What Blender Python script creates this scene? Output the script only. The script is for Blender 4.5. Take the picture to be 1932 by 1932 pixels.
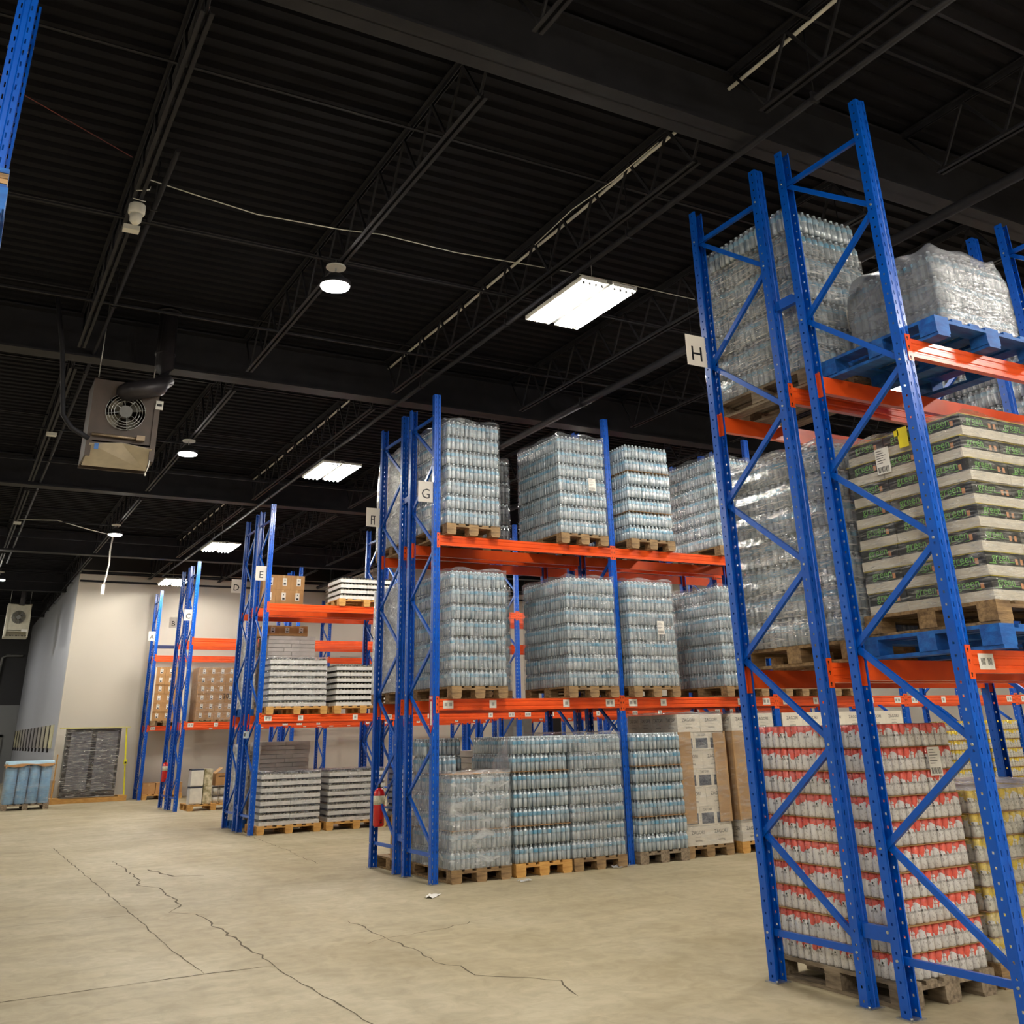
import bpy, bmesh, math, random
from mathutils import Vector, Matrix
for o in list(bpy.data.objects): bpy.data.objects.remove(o, do_unlink=True)
SC = bpy.context.scene
COL = SC.collection
PI = math.pi
rnd = random.Random(7)

# ------------------------------------------------------------------ camera, world, exposure
cam_d = bpy.data.cameras.new('camera'); cam = bpy.data.objects.new('camera', cam_d); COL.objects.link(cam); SC.camera = cam
cam_d.sensor_width = 36; cam_d.lens = 1836.117 / 1932 * 36; cam_d.shift_y = -(966 - 610.9) / 1932; cam_d.clip_end = 200
def _cam():
    pitch, roll, yaw = 0.3964, -0.0245, 0.5107
    fw = Vector((math.sin(yaw)*math.cos(pitch), math.cos(yaw)*math.cos(pitch), math.sin(pitch)))
    r = Vector((math.cos(yaw), -math.sin(yaw), 0)); u = r.cross(fw)
    c, s = math.cos(roll), math.sin(roll)
    r2 = c*r + s*u; u2 = -s*r + c*u
    m = Matrix((r2, u2, -fw)).transposed().to_4x4(); m.translation = Vector((-5.373, -6.0756, 1.6282))
    cam.matrix_world = m
_cam()
W = bpy.data.worlds.new('world'); SC.world = W; W.use_nodes = True
W.node_tree.nodes['Background'].inputs[0].default_value = (0.5, 0.5, 0.55, 1)
W.node_tree.nodes['Background'].inputs[1].default_value = 0.05
SC.view_settings.view_transform = 'Standard'; SC.view_settings.look = 'None'
SC.view_settings.gamma = 1; SC.view_settings.use_curve_mapping = False
SC.view_settings.exposure = 0.52
TUBE_POWER = 170.0      # emission of the fluorescent tubes
LED_POWER = 260.0       # emission of the round LED lamps
try:
    cy = SC.cycles
    cy.max_bounces = 6; cy.diffuse_bounces = 3; cy.glossy_bounces = 3; cy.transmission_bounces = 3
    cy.transparent_max_bounces = 10; cy.sample_clamp_indirect = 6; cy.use_denoising = True
    cy.use_adaptive_sampling = True; cy.adaptive_threshold = 0.03; cy.caustics_reflective = False; cy.caustics_refractive = False
except Exception: pass

# ------------------------------------------------------------------ materials
def lin(c): return tuple((v/12.92 if v <= .04045 else ((v+.055)/1.055)**2.4) for v in c)
def C8(r, g, b): return lin((r/255, g/255, b/255))
def newmat(name):
    m = bpy.data.materials.new(name); m.use_nodes = True
    nt = m.node_tree; b = nt.nodes['Principled BSDF']
    return m, nt, b
def mat(name, c1, rough=.5, metal=0., c2=None, scale=8., stretch=(1, 1, 1), bump=0., bscale=None, coat=0., spec=.5, detail=4., coords='Object', vary=0.):
    m, nt, b = newmat(name)
    b.inputs['Roughness'].default_value = rough; b.inputs['Metallic'].default_value = metal
    b.inputs['Coat Weight'].default_value = coat; b.inputs['Coat Roughness'].default_value = .12
    b.inputs['Specular IOR Level'].default_value = spec
    tc = nt.nodes.new('ShaderNodeTexCoord'); mp = nt.nodes.new('ShaderNodeMapping')
    mp.inputs['Scale'].default_value = stretch
    nt.links.new(tc.outputs[coords], mp.inputs[0])
    n = nt.nodes.new('ShaderNodeTexNoise'); n.inputs['Scale'].default_value = scale; n.inputs['Detail'].default_value = detail
    nt.links.new(mp.outputs[0], n.inputs['Vector'])
    r = nt.nodes.new('ShaderNodeValToRGB'); r.color_ramp.elements[0].position = .32; r.color_ramp.elements[1].position = .68
    r.color_ramp.elements[0].color = (*(c2 or tuple(v*.86 for v in c1)), 1); r.color_ramp.elements[1].color = (*c1, 1)
    nt.links.new(n.outputs['Fac'], r.inputs[0]); nt.links.new(r.outputs[0], b.inputs['Base Color'])
    if vary:
        oi = nt.nodes.new('ShaderNodeObjectInfo'); ad = nt.nodes.new('ShaderNodeVectorMath'); ad.operation = 'ADD'
        nt.links.new(mp.outputs[0], ad.inputs[0]); sc_ = nt.nodes.new('ShaderNodeMath'); sc_.operation = 'MULTIPLY'; sc_.inputs[1].default_value = 40
        nt.links.new(oi.outputs['Random'], sc_.inputs[0]); nt.links.new(sc_.outputs[0], ad.inputs[1]); nt.links.new(ad.outputs[0], n.inputs['Vector'])
        mr_ = nt.nodes.new('ShaderNodeMapRange'); mr_.inputs[3].default_value = 1-vary; mr_.inputs[4].default_value = 1.0; nt.links.new(oi.outputs['Random'], mr_.inputs[0])
        vm = nt.nodes.new('ShaderNodeVectorMath'); vm.operation = 'SCALE'; nt.links.new(r.outputs[0], vm.inputs[0]); nt.links.new(mr_.outputs[0], vm.inputs['Scale']); nt.links.new(vm.outputs[0], b.inputs['Base Color'])
    if bump:
        bp = nt.nodes.new('ShaderNodeBump'); bp.inputs['Strength'].default_value = bump; bp.inputs['Distance'].default_value = .01
        n2 = nt.nodes.new('ShaderNodeTexNoise'); n2.inputs['Scale'].default_value = bscale or scale*3; n2.inputs['Detail'].default_value = 3
        nt.links.new(mp.outputs[0], n2.inputs['Vector']); nt.links.new(n2.outputs['Fac'], bp.inputs['Height']); nt.links.new(bp.outputs[0], b.inputs['Normal'])
    return m
def emis(name, c, s):
    m, nt, b = newmat(name); b.inputs['Base Color'].default_value = (*c, 1)
    b.inputs['Emission Color'].default_value = (*c, 1); b.inputs['Emission Strength'].default_value = s
    return m
def film_mat(name, base, amt, tint=(.9, .93, .95), sc=(1, 1, 6), bump=.5, rough=.13):
    """clear stretch film: mostly see-through, with a glossy crinkled skin"""
    m, nt, b = newmat(name)
    nd = nt.nodes; L = nt.links
    tc = nd.new('ShaderNodeTexCoord'); mp = nd.new('ShaderNodeMapping'); mp.inputs['Scale'].default_value = sc; mp.inputs['Rotation'].default_value = (.12, .16, 0)
    L.new(tc.outputs['Object'], mp.inputs[0])
    n = nd.new('ShaderNodeTexNoise'); n.inputs['Scale'].default_value = 5; n.inputs['Detail'].default_value = 5; n.inputs['Distortion'].default_value = .6
    L.new(mp.outputs[0], n.inputs['Vector'])
    mr = nd.new('ShaderNodeMapRange'); mr.inputs[1].default_value = .47; mr.inputs[2].default_value = .74; mr.inputs[3].default_value = base; mr.inputs[4].default_value = base + amt
    L.new(n.outputs['Fac'], mr.inputs[0])
    bp = nd.new('ShaderNodeBump'); bp.inputs['Strength'].default_value = bump; bp.inputs['Distance'].default_value = .02
    n2 = nd.new('ShaderNodeTexNoise'); n2.inputs['Scale'].default_value = 16; n2.inputs['Detail'].default_value = 4; n2.inputs['Distortion'].default_value = 1.
    L.new(mp.outputs[0], n2.inputs['Vector']); L.new(n2.outputs['Fac'], bp.inputs['Height'])
    b.inputs['Base Color'].default_value = (*tint, 1); b.inputs['Roughness'].default_value = rough; b.inputs['Specular IOR Level'].default_value = .9
    L.new(bp.outputs[0], b.inputs['Normal'])
    gl = nd.new('ShaderNodeBsdfGlossy'); gl.inputs['Roughness'].default_value = rough; gl.inputs['Color'].default_value = (1, 1, 1, 1); L.new(bp.outputs[0], gl.inputs['Normal'])
    tr = nd.new('ShaderNodeBsdfTransparent'); mx = nd.new('ShaderNodeMixShader'); mx2 = nd.new('ShaderNodeMixShader')
    L.new(mr.outputs[0], mx.inputs[0]); L.new(tr.outputs[0], mx.inputs[1]); L.new(b.outputs[0], mx.inputs[2])
    lw = nd.new('ShaderNodeFresnel'); lw.inputs['IOR'].default_value = 1.5; L.new(bp.outputs[0], lw.inputs['Normal'])
    mn = nd.new('ShaderNodeMath'); mn.operation = 'MINIMUM'; mn.inputs[1].default_value = .26; L.new(lw.outputs[0], mn.inputs[0]); L.new(mn.outputs[0], mx2.inputs[0]); L.new(mx.outputs[0], mx2.inputs[1]); L.new(gl.outputs[0], mx2.inputs[2])
    L.new(mx2.outputs[0], nd['Material Output'].inputs['Surface'])
    return m
BLUE = mat('blue_rack_paint', C8(0, 84, 188), .3, 0, C8(0, 74, 172), 3, coat=.08, spec=.4)
ORANGE = mat('orange_beam_paint', C8(236, 88, 28), .32, 0, C8(220, 74, 20), 3, coat=.3)
STEEL = mat('zinc_steel', C8(190, 192, 190), .35, .8, C8(150, 152, 150), 30)
DARK = mat('dark_hole', C8(22, 18, 20), .6)
WHITEP = mat('white_paper', C8(232, 228, 220), .6, 0, C8(222, 218, 210), 20)
def paper_mat():
    m, nt, b = newmat('thin_sign_paper'); b.inputs['Base Color'].default_value = (*C8(236, 232, 226), 1); b.inputs['Roughness'].default_value = .6
    tl = nt.nodes.new('ShaderNodeBsdfTranslucent'); tl.inputs['Color'].default_value = (*C8(236, 230, 220), 1); mx = nt.nodes.new('ShaderNodeMixShader'); mx.inputs[0].default_value = .5
    nt.links.new(b.outputs[0], mx.inputs[1]); nt.links.new(tl.outputs[0], mx.inputs[2]); nt.links.new(mx.outputs[0], nt.nodes['Material Output'].inputs['Surface']); return m
SIGNP = paper_mat()
INK = mat('black_ink', C8(20, 20, 22), .5)
WOOD = mat('pallet_wood_aged', C8(158, 128, 88), .75, 0, C8(104, 80, 54), 6, (1, 6, 6), .3, 20)
WOODG = mat('pallet_wood_grey', C8(150, 134, 112), .8, 0, C8(98, 84, 68), 6, (6, 1, 6), .3, 20)
WOODY = mat('pallet_wood_fresh', C8(208, 160, 88), .7, 0, C8(178, 126, 62), 6, (1, 6, 6), .25, 20)
WOODB = mat('pallet_blue_paint', C8(24, 104, 186), .6, 0, C8(12, 68, 140), 5, (1, 3, 3), .3, 20)
PET = mat('refraction_streaked_plastic', C8(216, 226, 231), .08, 0, C8(104, 126, 140), 34, (1, 1, .12), coat=.6, spec=.9, vary=.12)  # pale and dark vertical streaks painted in to imitate refraction
BLABEL = mat('pale_blue_label', C8(176, 196, 206), .25, 0, C8(84, 158, 194), 7, vary=.12)
PETK = mat('dark_bottle_plastic', C8(70, 72, 76), .12, 0, C8(38, 40, 44), 12, coat=.6, spec=.9)
CAPW = mat('bottle_cap', C8(215, 228, 236), .35)
PACKFILM = film_mat('shrink_film', .02, .10, (.84, .89, .93), (2, 2, 2), .35, .16)
STRETCH = film_mat('stretch_film', .02, .26, (.9, .92, .94), (1, 1, 5), .6, .14)  # sparse milky streaks in the colour stand in for white glints
STRK = film_mat('painted_glint_film', .14, .6, (.97, .96, .92), (1.6, 1.6, 13), .9, .12)  # milky beige streaks painted in for the lamp's reflection on the wrap
SKIRT = film_mat('loose_stretch_film', .16, .4, (.9, .92, .93), (1, 1, 2), .9, .15)
STRETCHW = film_mat('cloudy_stretch_film', .55, .4, (.85, .86, .86), (1.2, 1.2, 3), .8, .2)
STRETCHG = film_mat('grey_stretch_film', .45, .35, (.3, .31, .34), (1, 1, 3), .6, .25)
CARD = mat('cardboard', C8(186, 142, 92), .75, 0, C8(168, 124, 76), 5, bump=.05)
CARDK = mat('kraft_board', C8(178, 142, 98), .7, 0, C8(160, 124, 84), 4, (1, 1, 3))
CARDG = mat('grey_carton', C8(196, 188, 182), .7, 0, C8(176, 168, 162), 5, vary=.1)
CARTW = mat('white_carton', C8(226, 218, 202), .55, 0, C8(210, 202, 188), 5)
PHOTO = mat('printed_photo_strip', C8(120, 124, 132), .5, 0, C8(30, 38, 60), 38, (1, 1, 3), detail=6)
TRAYW = mat('white_tray', C8(222, 220, 216), .5, 0, C8(204, 202, 198), 9)
JAR = mat('jar_glass', C8(150, 146, 132), .2, 0, C8(112, 104, 84), 22)
LIDK = mat('black_lid', C8(26, 24, 26), .35)
BLK = mat('black_display_print', C8(40, 44, 44), .35, 0, C8(20, 24, 24), 16)
GRN = mat('green_print', C8(120, 190, 90), .5)
YEL = mat('yellow_edge', C8(196, 178, 66), .5)
SKIN = mat('product_picture', C8(214, 150, 104), .5)
CONC = mat('steel_grey_paint', C8(120, 120, 118), .5)
BLACKS = mat('black_painted_steel', C8(42, 42, 47), .6, 0, C8(34, 34, 39), 4, spec=.2)
DECKM = mat('black_roof_deck', C8(26, 26, 31), .8, 0, C8(20, 20, 25), 3, spec=.12)
GALV = mat('galvanised_duct', C8(58, 54, 58), .4, .3, C8(44, 42, 46), 6)
WPLAS = mat('white_plastic', C8(228, 226, 218), .4)
RED = mat('red_enamel', C8(206, 20, 26), .25, coat=.5)
def can_mat(name, top, body, top2):
    m, nt, b = newmat(name); nd = nt.nodes; L = nt.links
    tc = nd.new('ShaderNodeTexCoord'); n = nd.new('ShaderNodeTexNoise'); n.inputs['Scale'].default_value = 24; n.inputs['Detail'].default_value = 2
    L.new(tc.outputs['Object'], n.inputs['Vector'])
    sx = nd.new('ShaderNodeSeparateXYZ'); L.new(tc.outputs['Object'], sx.inputs[0])
    ma = nd.new('ShaderNodeMath'); ma.operation = 'MULTIPLY_ADD'; L.new(n.outputs['Fac'], ma.inputs[0]); ma.inputs[1].default_value = .17; L.new(sx.outputs['Z'], ma.inputs[2])
    cr = nd.new('ShaderNodeValToRGB'); cr.color_ramp.interpolation = 'CONSTANT'
    cr.color_ramp.elements[0].color = (*body, 1); cr.color_ramp.elements[1].position = .178; cr.color_ramp.elements[1].color = (*top, 1)
    L.new(ma.outputs[0], cr.inputs[0])
    v = nd.new('ShaderNodeTexNoise'); v.inputs['Scale'].default_value = 70; L.new(tc.outputs['Object'], v.inputs['Vector'])
    r2 = nd.new('ShaderNodeValToRGB'); r2.color_ramp.elements[0].position = .33; r2.color_ramp.elements[0].color = (*top2, 1); r2.color_ramp.elements[1].position = .42; r2.color_ramp.elements[1].color = (1, 1, 1, 1)
    L.new(v.outputs['Fac'], r2.inputs[0])
    mx = nd.new('ShaderNodeMixRGB'); mx.blend_type = 'MULTIPLY'; mx.inputs[0].default_value = .75; L.new(cr.outputs[0], mx.inputs[1]); L.new(r2.outputs[0], mx.inputs[2])
    L.new(mx.outputs[0], b.inputs['Base Color']); b.inputs['Roughness'].default_value = .25; b.inputs['Metallic'].default_value = .08
    return m
CANR = can_mat('red_white_can', C8(236, 88, 68), C8(242, 240, 240), C8(186, 178, 178))
CANY = can_mat('yellow_white_can', C8(232, 200, 30), C8(234, 232, 222), C8(150, 150, 130))
def floor_mat():
    m, nt, b = newmat('worn_concrete'); nd = nt.nodes; L = nt.links
    tc = nd.new('ShaderNodeTexCoord')
    def noise(scale, st, detail, rot=0):
        mp = nd.new('ShaderNodeMapping'); mp.inputs['Scale'].default_value = st; mp.inputs['Rotation'].default_value = (0, 0, rot)
        n = nd.new('ShaderNodeTexNoise'); n.inputs['Scale'].default_value = scale; n.inputs['Detail'].default_value = detail; n.inputs['Roughness'].default_value = .62; n.inputs['Distortion'].default_value = 1.1
        L.new(tc.outputs['Object'], mp.inputs[0]); L.new(mp.outputs[0], n.inputs['Vector']); return n
    def ramp(n, p0, c0, p1, c1):
        r = nd.new('ShaderNodeValToRGB'); r.color_ramp.elements[0].position = p0; r.color_ramp.elements[0].color = (*c0, 1)
        r.color_ramp.elements[1].position = p1; r.color_ramp.elements[1].color = (*c1, 1); L.new(n.outputs['Fac'], r.inputs[0]); return r
    a = ramp(noise(.35, (1, 1, 1), 8), .35, C8(168, 154, 122), .65, C8(188, 177, 150))
    s1 = ramp(noise(.9, (.35, 2.2, 1), 9, .62), .36, (.84, .83, .8), .6, (1, 1, 1))
    s2 = ramp(noise(.7, (1.9, .5, 1), 9, -.25), .36, (.86, .85, .82), .62, (1, 1, 1))
    s3 = ramp(noise(5, (1, 1, 1), 12), .34, (.78, .77, .74), .6, (1, 1, 1))
    cur = a
    for s in (s1, s2, s3):
        mx = nd.new('ShaderNodeMixRGB'); mx.blend_type = 'MULTIPLY'; mx.inputs[0].default_value = .85
        L.new(cur.outputs[0], mx.inputs[1]); L.new(s.outputs[0], mx.inputs[2]); cur = mx
    L.new(cur.outputs[0], b.inputs['Base Color']); b.inputs['Roughness'].default_value = .55; b.inputs['Specular IOR Level'].default_value = .35
    bp = nd.new('ShaderNodeBump'); bp.inputs['Strength'].default_value = .15; bp.inputs['Distance'].default_value = .01
    L.new(noise(9, (1, 1, 1), 6).outputs['Fac'], bp.inputs['Height']); L.new(bp.outputs[0], b.inputs['Normal'])
    return m
def wall_mat(name, low, zcut, high, rough=.6):
    """two-tone painted wall: the paint changes at a height"""
    m, nt, b = newmat(name); nd = nt.nodes; L = nt.links
    tc = nd.new('ShaderNodeTexCoord'); sx = nd.new('ShaderNodeSeparateXYZ'); L.new(tc.outputs['Object'], sx.inputs[0])
    gt = nd.new('ShaderNodeMath'); gt.operation = 'GREATER_THAN'; gt.inputs[1].default_value = zcut; L.new(sx.outputs['Z'], gt.inputs[0])
    n = nd.new('ShaderNodeTexNoise'); n.inputs['Scale'].default_value = .8; L.new(tc.outputs['Object'], n.inputs['Vector'])
    r = nd.new('ShaderNodeValToRGB'); r.color_ramp.elements[0].color = (*tuple(v*.93 for v in low), 1); r.color_ramp.elements[1].color = (*low, 1); L.new(n.outputs['Fac'], r.inputs[0])
    mx = nd.new('ShaderNodeMixRGB'); L.new(gt.outputs[0], mx.inputs[0]); L.new(r.outputs[0], mx.inputs[1]); mx.inputs[2].default_value = (*high, 1)
    L.new(mx.outputs[0], b.inputs['Base Color']); b.inputs['Roughness'].default_value = rough
    return m

# ------------------------------------------------------------------ mesh builder
class MB:
    def __init__(s): s.v = []; s.f = []; s.m = []; s.sm = []
    def add(s, vs, fs, mi=0, smooth=False):
        o = len(s.v); s.v += [tuple(v) for v in vs]
        for f in fs: s.f.append([i+o for i in f]); s.m.append(mi); s.sm.append(smooth)
        return s
    def box(s, x0, x1, y0, y1, z0, z1, mi=0):
        return s.add([(x0,y0,z0),(x1,y0,z0),(x1,y1,z0),(x0,y1,z0),(x0,y0,z1),(x1,y0,z1),(x1,y1,z1),(x0,y1,z1)],
                     [(0,3,2,1),(4,5,6,7),(0,1,5,4),(1,2,6,5),(2,3,7,6),(3,0,4,7)], mi)
    def obox(s, a, b, w, h, up=(0, 0, 1), mi=0):
        """box bar from a to b, w wide, h along up"""
        a = Vector(a); b = Vector(b); d = (b-a).normalized(); sd = d.cross(Vector(up)).normalized(); u = sd.cross(d).normalized()
        P = []
        for p in (a, b):
            for i, j in ((-1,-1),(1,-1),(1,1),(-1,1)): P.append(p + sd*(i*w/2) + u*(j*h/2))
        return s.add(P, [(0,1,2,3),(7,6,5,4),(0,4,5,1),(1,5,6,2),(2,6,7,3),(3,7,4,0)], mi)
    def lathe(s, cx, cy, z0, prof, n=10, mi=0, mis=None, smooth=True, ax=None):
        """prof [(r,z)]; mis material per ring segment; ax matrix to orient"""
        V = []
        for r, z in prof:
            for k in range(n):
                a = 2*PI*k/n; p = Vector((r*math.cos(a), r*math.sin(a), z))
                if ax: p = ax @ p
                V.append((p.x+cx, p.y+cy, p.z+z0))
        o = len(s.v); s.v += V
        for i in range(len(prof)-1):
            for k in range(n):
                k2 = (k+1) % n
                s.f.append([o+i*n+k, o+i*n+k2, o+(i+1)*n+k2, o+(i+1)*n+k]); s.m.append(mis[i] if mis else mi); s.sm.append(smooth)
        s.f.append([o+k for k in range(n)][::-1]); s.m.append(mis[0] if mis else mi); s.sm.append(False)
        s.f.append([o+(len(prof)-1)*n+k for k in range(n)]); s.m.append(mis[-1] if mis else mi); s.sm.append(False)
        return s
    def tube(s, pts, r, n=8, mi=0, smooth=True):
        pts = [Vector(p) for p in pts]; o = len(s.v); ref = Vector((0.13, .27, 1)).normalized()
        for i, p in enumerate(pts):
            d = (pts[min(i+1, len(pts)-1)] - pts[max(i-1, 0)]).normalized()
            a = d.cross(ref)
            if a.length < .05: a = d.cross(Vector((1, 0, 0)))
            a.normalize(); b = d.cross(a)
            for k in range(n):
                t = 2*PI*k/n; s.v.append(tuple(p + a*(r*math.cos(t)) + b*(r*math.sin(t))))
        for i in range(len(pts)-1):
            for k in range(n):
                k2 = (k+1) % n; s.f.append([o+i*n+k, o+i*n+k2, o+(i+1)*n+k2, o+(i+1)*n+k]); s.m.append(mi); s.sm.append(smooth)
        s.f.append([o+k for k in range(n)][::-1]); s.m.append(mi); s.sm.append(False)
        s.f.append([o+(len(pts)-1)*n+k for k in range(n)]); s.m.append(mi); s.sm.append(False)
        return s
    def text(s, body, size, M, mi=0):
        vs, fs = text_geo(body); return s.add([M @ (Vector(v)*size) for v in vs], fs, mi)
    def data(s, name, mats):
        me = bpy.data.meshes.new(name); me.from_pydata(s.v, [], s.f)
        for m in (mats if isinstance(mats, (list, tuple)) else [mats]): me.materials.append(m)
        me.polygons.foreach_set('material_index', s.m); me.polygons.foreach_set('use_smooth', s.sm); me.update()
        return me
    def build(s, name, mats, parent=None, loc=(0, 0, 0), rz=0):
        return put(name, s.data(name, mats), parent, loc, rz)
def put(name, me, parent=None, loc=(0, 0, 0), rz=0):
    o = bpy.data.objects.new(name, me); COL.objects.link(o); o.location = loc; o.rotation_euler = (0, 0, rz)
    if parent: o.parent = parent
    return o
_tx = {}
def text_geo(body):
    if body in _tx: return _tx[body]
    cu = bpy.data.curves.new('t', 'FONT'); cu.body = body; cu.align_x = 'CENTER'; cu.align_y = 'CENTER'; cu.size = 1; cu.extrude = 0.004; cu.resolution_u = 2
    ob = bpy.data.objects.new('t', cu); COL.objects.link(ob)
    dg = bpy.context.evaluated_depsgraph_get(); me = bpy.data.meshes.new_from_object(ob.evaluated_get(dg))
    _tx[body] = ([tuple(v.co) for v in me.vertices], [tuple(p.vertices) for p in me.polygons])
    bpy.data.objects.remove(ob); bpy.data.meshes.remove(me); bpy.data.curves.remove(cu)
    return _tx[body]
def face_M(x, y, z, facing='-y'):
    """matrix that stands text up at a point, reading from the facing side"""
    rz = {'-y': 0, '-x': -PI/2, '+y': PI, '+x': PI/2}[facing]
    return Matrix.Translation((x, y, z)) @ Matrix.Rotation(rz, 4, 'Z') @ Matrix.Rotation(PI/2, 4, 'X')
def solid(me, th):
    ob = bpy.data.objects.new('s', me); COL.objects.link(ob); md = ob.modifiers.new('s', 'SOLIDIFY'); md.thickness = th; md.offset = -1
    dg = bpy.context.evaluated_depsgraph_get(); r = bpy.data.meshes.new_from_object(ob.evaluated_get(dg)); r.name = me.name
    bpy.data.objects.remove(ob); return r
def tag(o, label=None, cat=None, group=None, kind=None):
    if label: o['label'] = label
    if cat: o['category'] = cat
    if group: o['group'] = group
    if kind: o['kind'] = kind
    return o
def short(t): return t
def thing(name, label, cat, loc=(0, 0, 0), rz=0, group=None):
    o = bpy.data.objects.new(name, None); o.empty_display_size = .1; COL.objects.link(o); o.location = loc; o.rotation_euler = (0, 0, rz)
    return tag(o, label, cat, group)
def struct(name, mb, mats, parent=None):
    o = mb.build(name, mats, parent)
    if not parent: o['kind'] = 'structure'
    return o

# ------------------------------------------------------------------ room shell
X0, X1, Y0, Y1 = -14., 17., -14., 47.
ZD = 7.15
WALLB = wall_mat('beige_wall_paint', C8(206, 198, 184), 6.72, C8(30, 28, 28))
WALLL = wall_mat('blue_grey_wall_paint', C8(172, 176, 186), 6.72, C8(30, 28, 28), .38)
WALLF = wall_mat('grey_wall_paint', C8(128, 130, 132), 3.25, C8(34, 34, 38))
WALLS = wall_mat('plain_wall_paint', C8(206, 202, 192), 5.5, C8(40, 38, 40))
fl = MB().box(X0, X1, Y0, Y1, -.2, 0); floor = struct('floor', fl, floor_mat())
struct('wall_back', MB().box(-2.1, X1, 28.4, 28.6, 0, ZD+.1), WALLB)
struct('wall_left', MB().box(-2.1, -1.95, 28.6, Y1, 0, ZD+.1), WALLL)
struct('wall_far', MB().box(X0, -2.1, Y1, Y1+.2, 0, ZD+.1), WALLF)
struct('wall_right', MB().box(X1, X1+.2, Y0, 28.6, 0, ZD+.1), WALLB)
struct('wall_side', MB().box(X0-.2, X0, Y0, Y1, 0, ZD+.1), WALLS)
struct('wall_behind', MB().box(X0, X1, Y0-.2, Y0, 0, ZD+.1), WALLS)
d = MB().box(-3.75, -2.72, Y1-.06, Y1+.01, 0, 1.9); dr = struct('door_1', d, mat('dark_door', C8(24, 24, 26), .5))
MB().box(-3.85, -3.75, Y1-.09, Y1, 0, 2.0).box(-2.72, -2.62, Y1-.09, Y1, 0, 2.0).box(-3.85, -2.62, Y1-.09, Y1, 1.9, 2.0).build('door_frame', CONC, dr)
# pipe on the far wall, dark rail pipes along the back wall
t = MB().tube([(-2.3, 46.85, 5.4), (-3.0, 46.85, 5.4), (-3.15, 46.85, 5.3), (-3.3, 46.85, 3.2)], .06); tag(struct('trim_1', t, CONC))
tag(MB().tube([(-2.1, 28.22, 6.35), (X1, 28.22, 6.35)], .035).build('wall_pipe', BLACKS), 'thin black pipe running level along the top of the beige back wall, the lower one', 'pipe')
tag(MB().tube([(-2.1, 28.2, 6.62), (X1, 28.2, 6.62)], .045).build('wall_pipe', BLACKS), 'black pipe running along the top of the beige back wall, just under the ceiling', 'pipe')

# roof deck: ribs run along X
dk = MB(); pitch = .2; y = Y0; V = []; F = []
prof = []
while y < Y1:
    prof += [(y, ZD), (y+.09, ZD), (y+.115, ZD+.045), (y+.175, ZD+.045)]; y += pitch
for (yy, zz) in prof: V += [(X0, yy, zz), (X1, yy, zz)]
for i in range(len(prof)-1): F.append((2*i, 2*i+1, 2*i+3, 2*i+2))
dk.add(V, F); dk.box(X0, X1, Y0, Y1, ZD+.2, ZD+.3)
ceil = struct('ceiling', dk, DECKM)
GY = [-8.85, -.55, 7.76, 15.95, 24.2, 32.4, 40.6]
gm = MB(); gm.box(X0, X1, -.14, .14, 6.5, 6.525).box(X0, X1, -.008, .008, 6.5, 7.12).box(X0, X1, -.14, .14, 7.1, 7.125)
gme = gm.data('girder', BLACKS)
for gy in GY: put('girder', gme, ceil, (0, gy, 0))
def joist_mesh(L):
    b = MB()
    for sx in (-1, 1):
        b.box(sx*.012, sx*.05, .45, L-.45, 6.5, 6.507) if sx > 0 else b.box(-.05, -.012, .45, L-.45, 6.5, 6.507)
        b.box(min(sx*.012, sx*.019), max(sx*.012, sx*.019), .45, L-.45, 6.5, 6.545)
        b.box(min(sx*.012, sx*.05), max(sx*.012, sx*.05), .14, L-.14, 7.12, 7.13)
        b.box(min(sx*.012, sx*.019), max(sx*.012, sx*.019), .14, L-.14, 7.07, 7.13)
    n = 11; y0 = .5; y1 = L-.5; st = (y1-y0)/n
    b.tube([(0, .16, 7.08), (0, y0, 6.54)], .014, 6)
    b.tube([(0, L-.16, 7.08), (0, y1, 6.54)], .014, 6)
    for i in range(n):
        a = y0+i*st
        b.obox((0, a, 6.54), (0, a+st/2, 7.09), .03, .022, (1, 0, 0)); b.obox((0, a+st/2, 7.09), (0, a+st, 6.54), .022, .022, (1, 0, 0))
    return b.data('joist', BLACKS)
for gi in range(len(GY)-1):
    L = GY[gi+1]-GY[gi]; jm = joist_mesh(L)
    for k in range(-6, 8):
        x = k*2.25
        if x > 16.5 or (gi > 4 and x > -2.2) or (gi == 0 and (x < -9 or x > 7)): continue
        put('joist', jm, ceil, (x, GY[gi], 0))
    for dy in ((1.9, 7.06), (4.0, 6.56), (4.9, 7.06), (6.3, 6.56), (7.2, 7.06)):
        br = MB().box(X0, X1, -.018, .018, 0, .006).box(X0, X1, .012, .018, 0, .035)
        br.build('bridging_bar', BLACKS, ceil, (0, GY[gi]+dy[0]*L/8.25, dy[1]))
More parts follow.
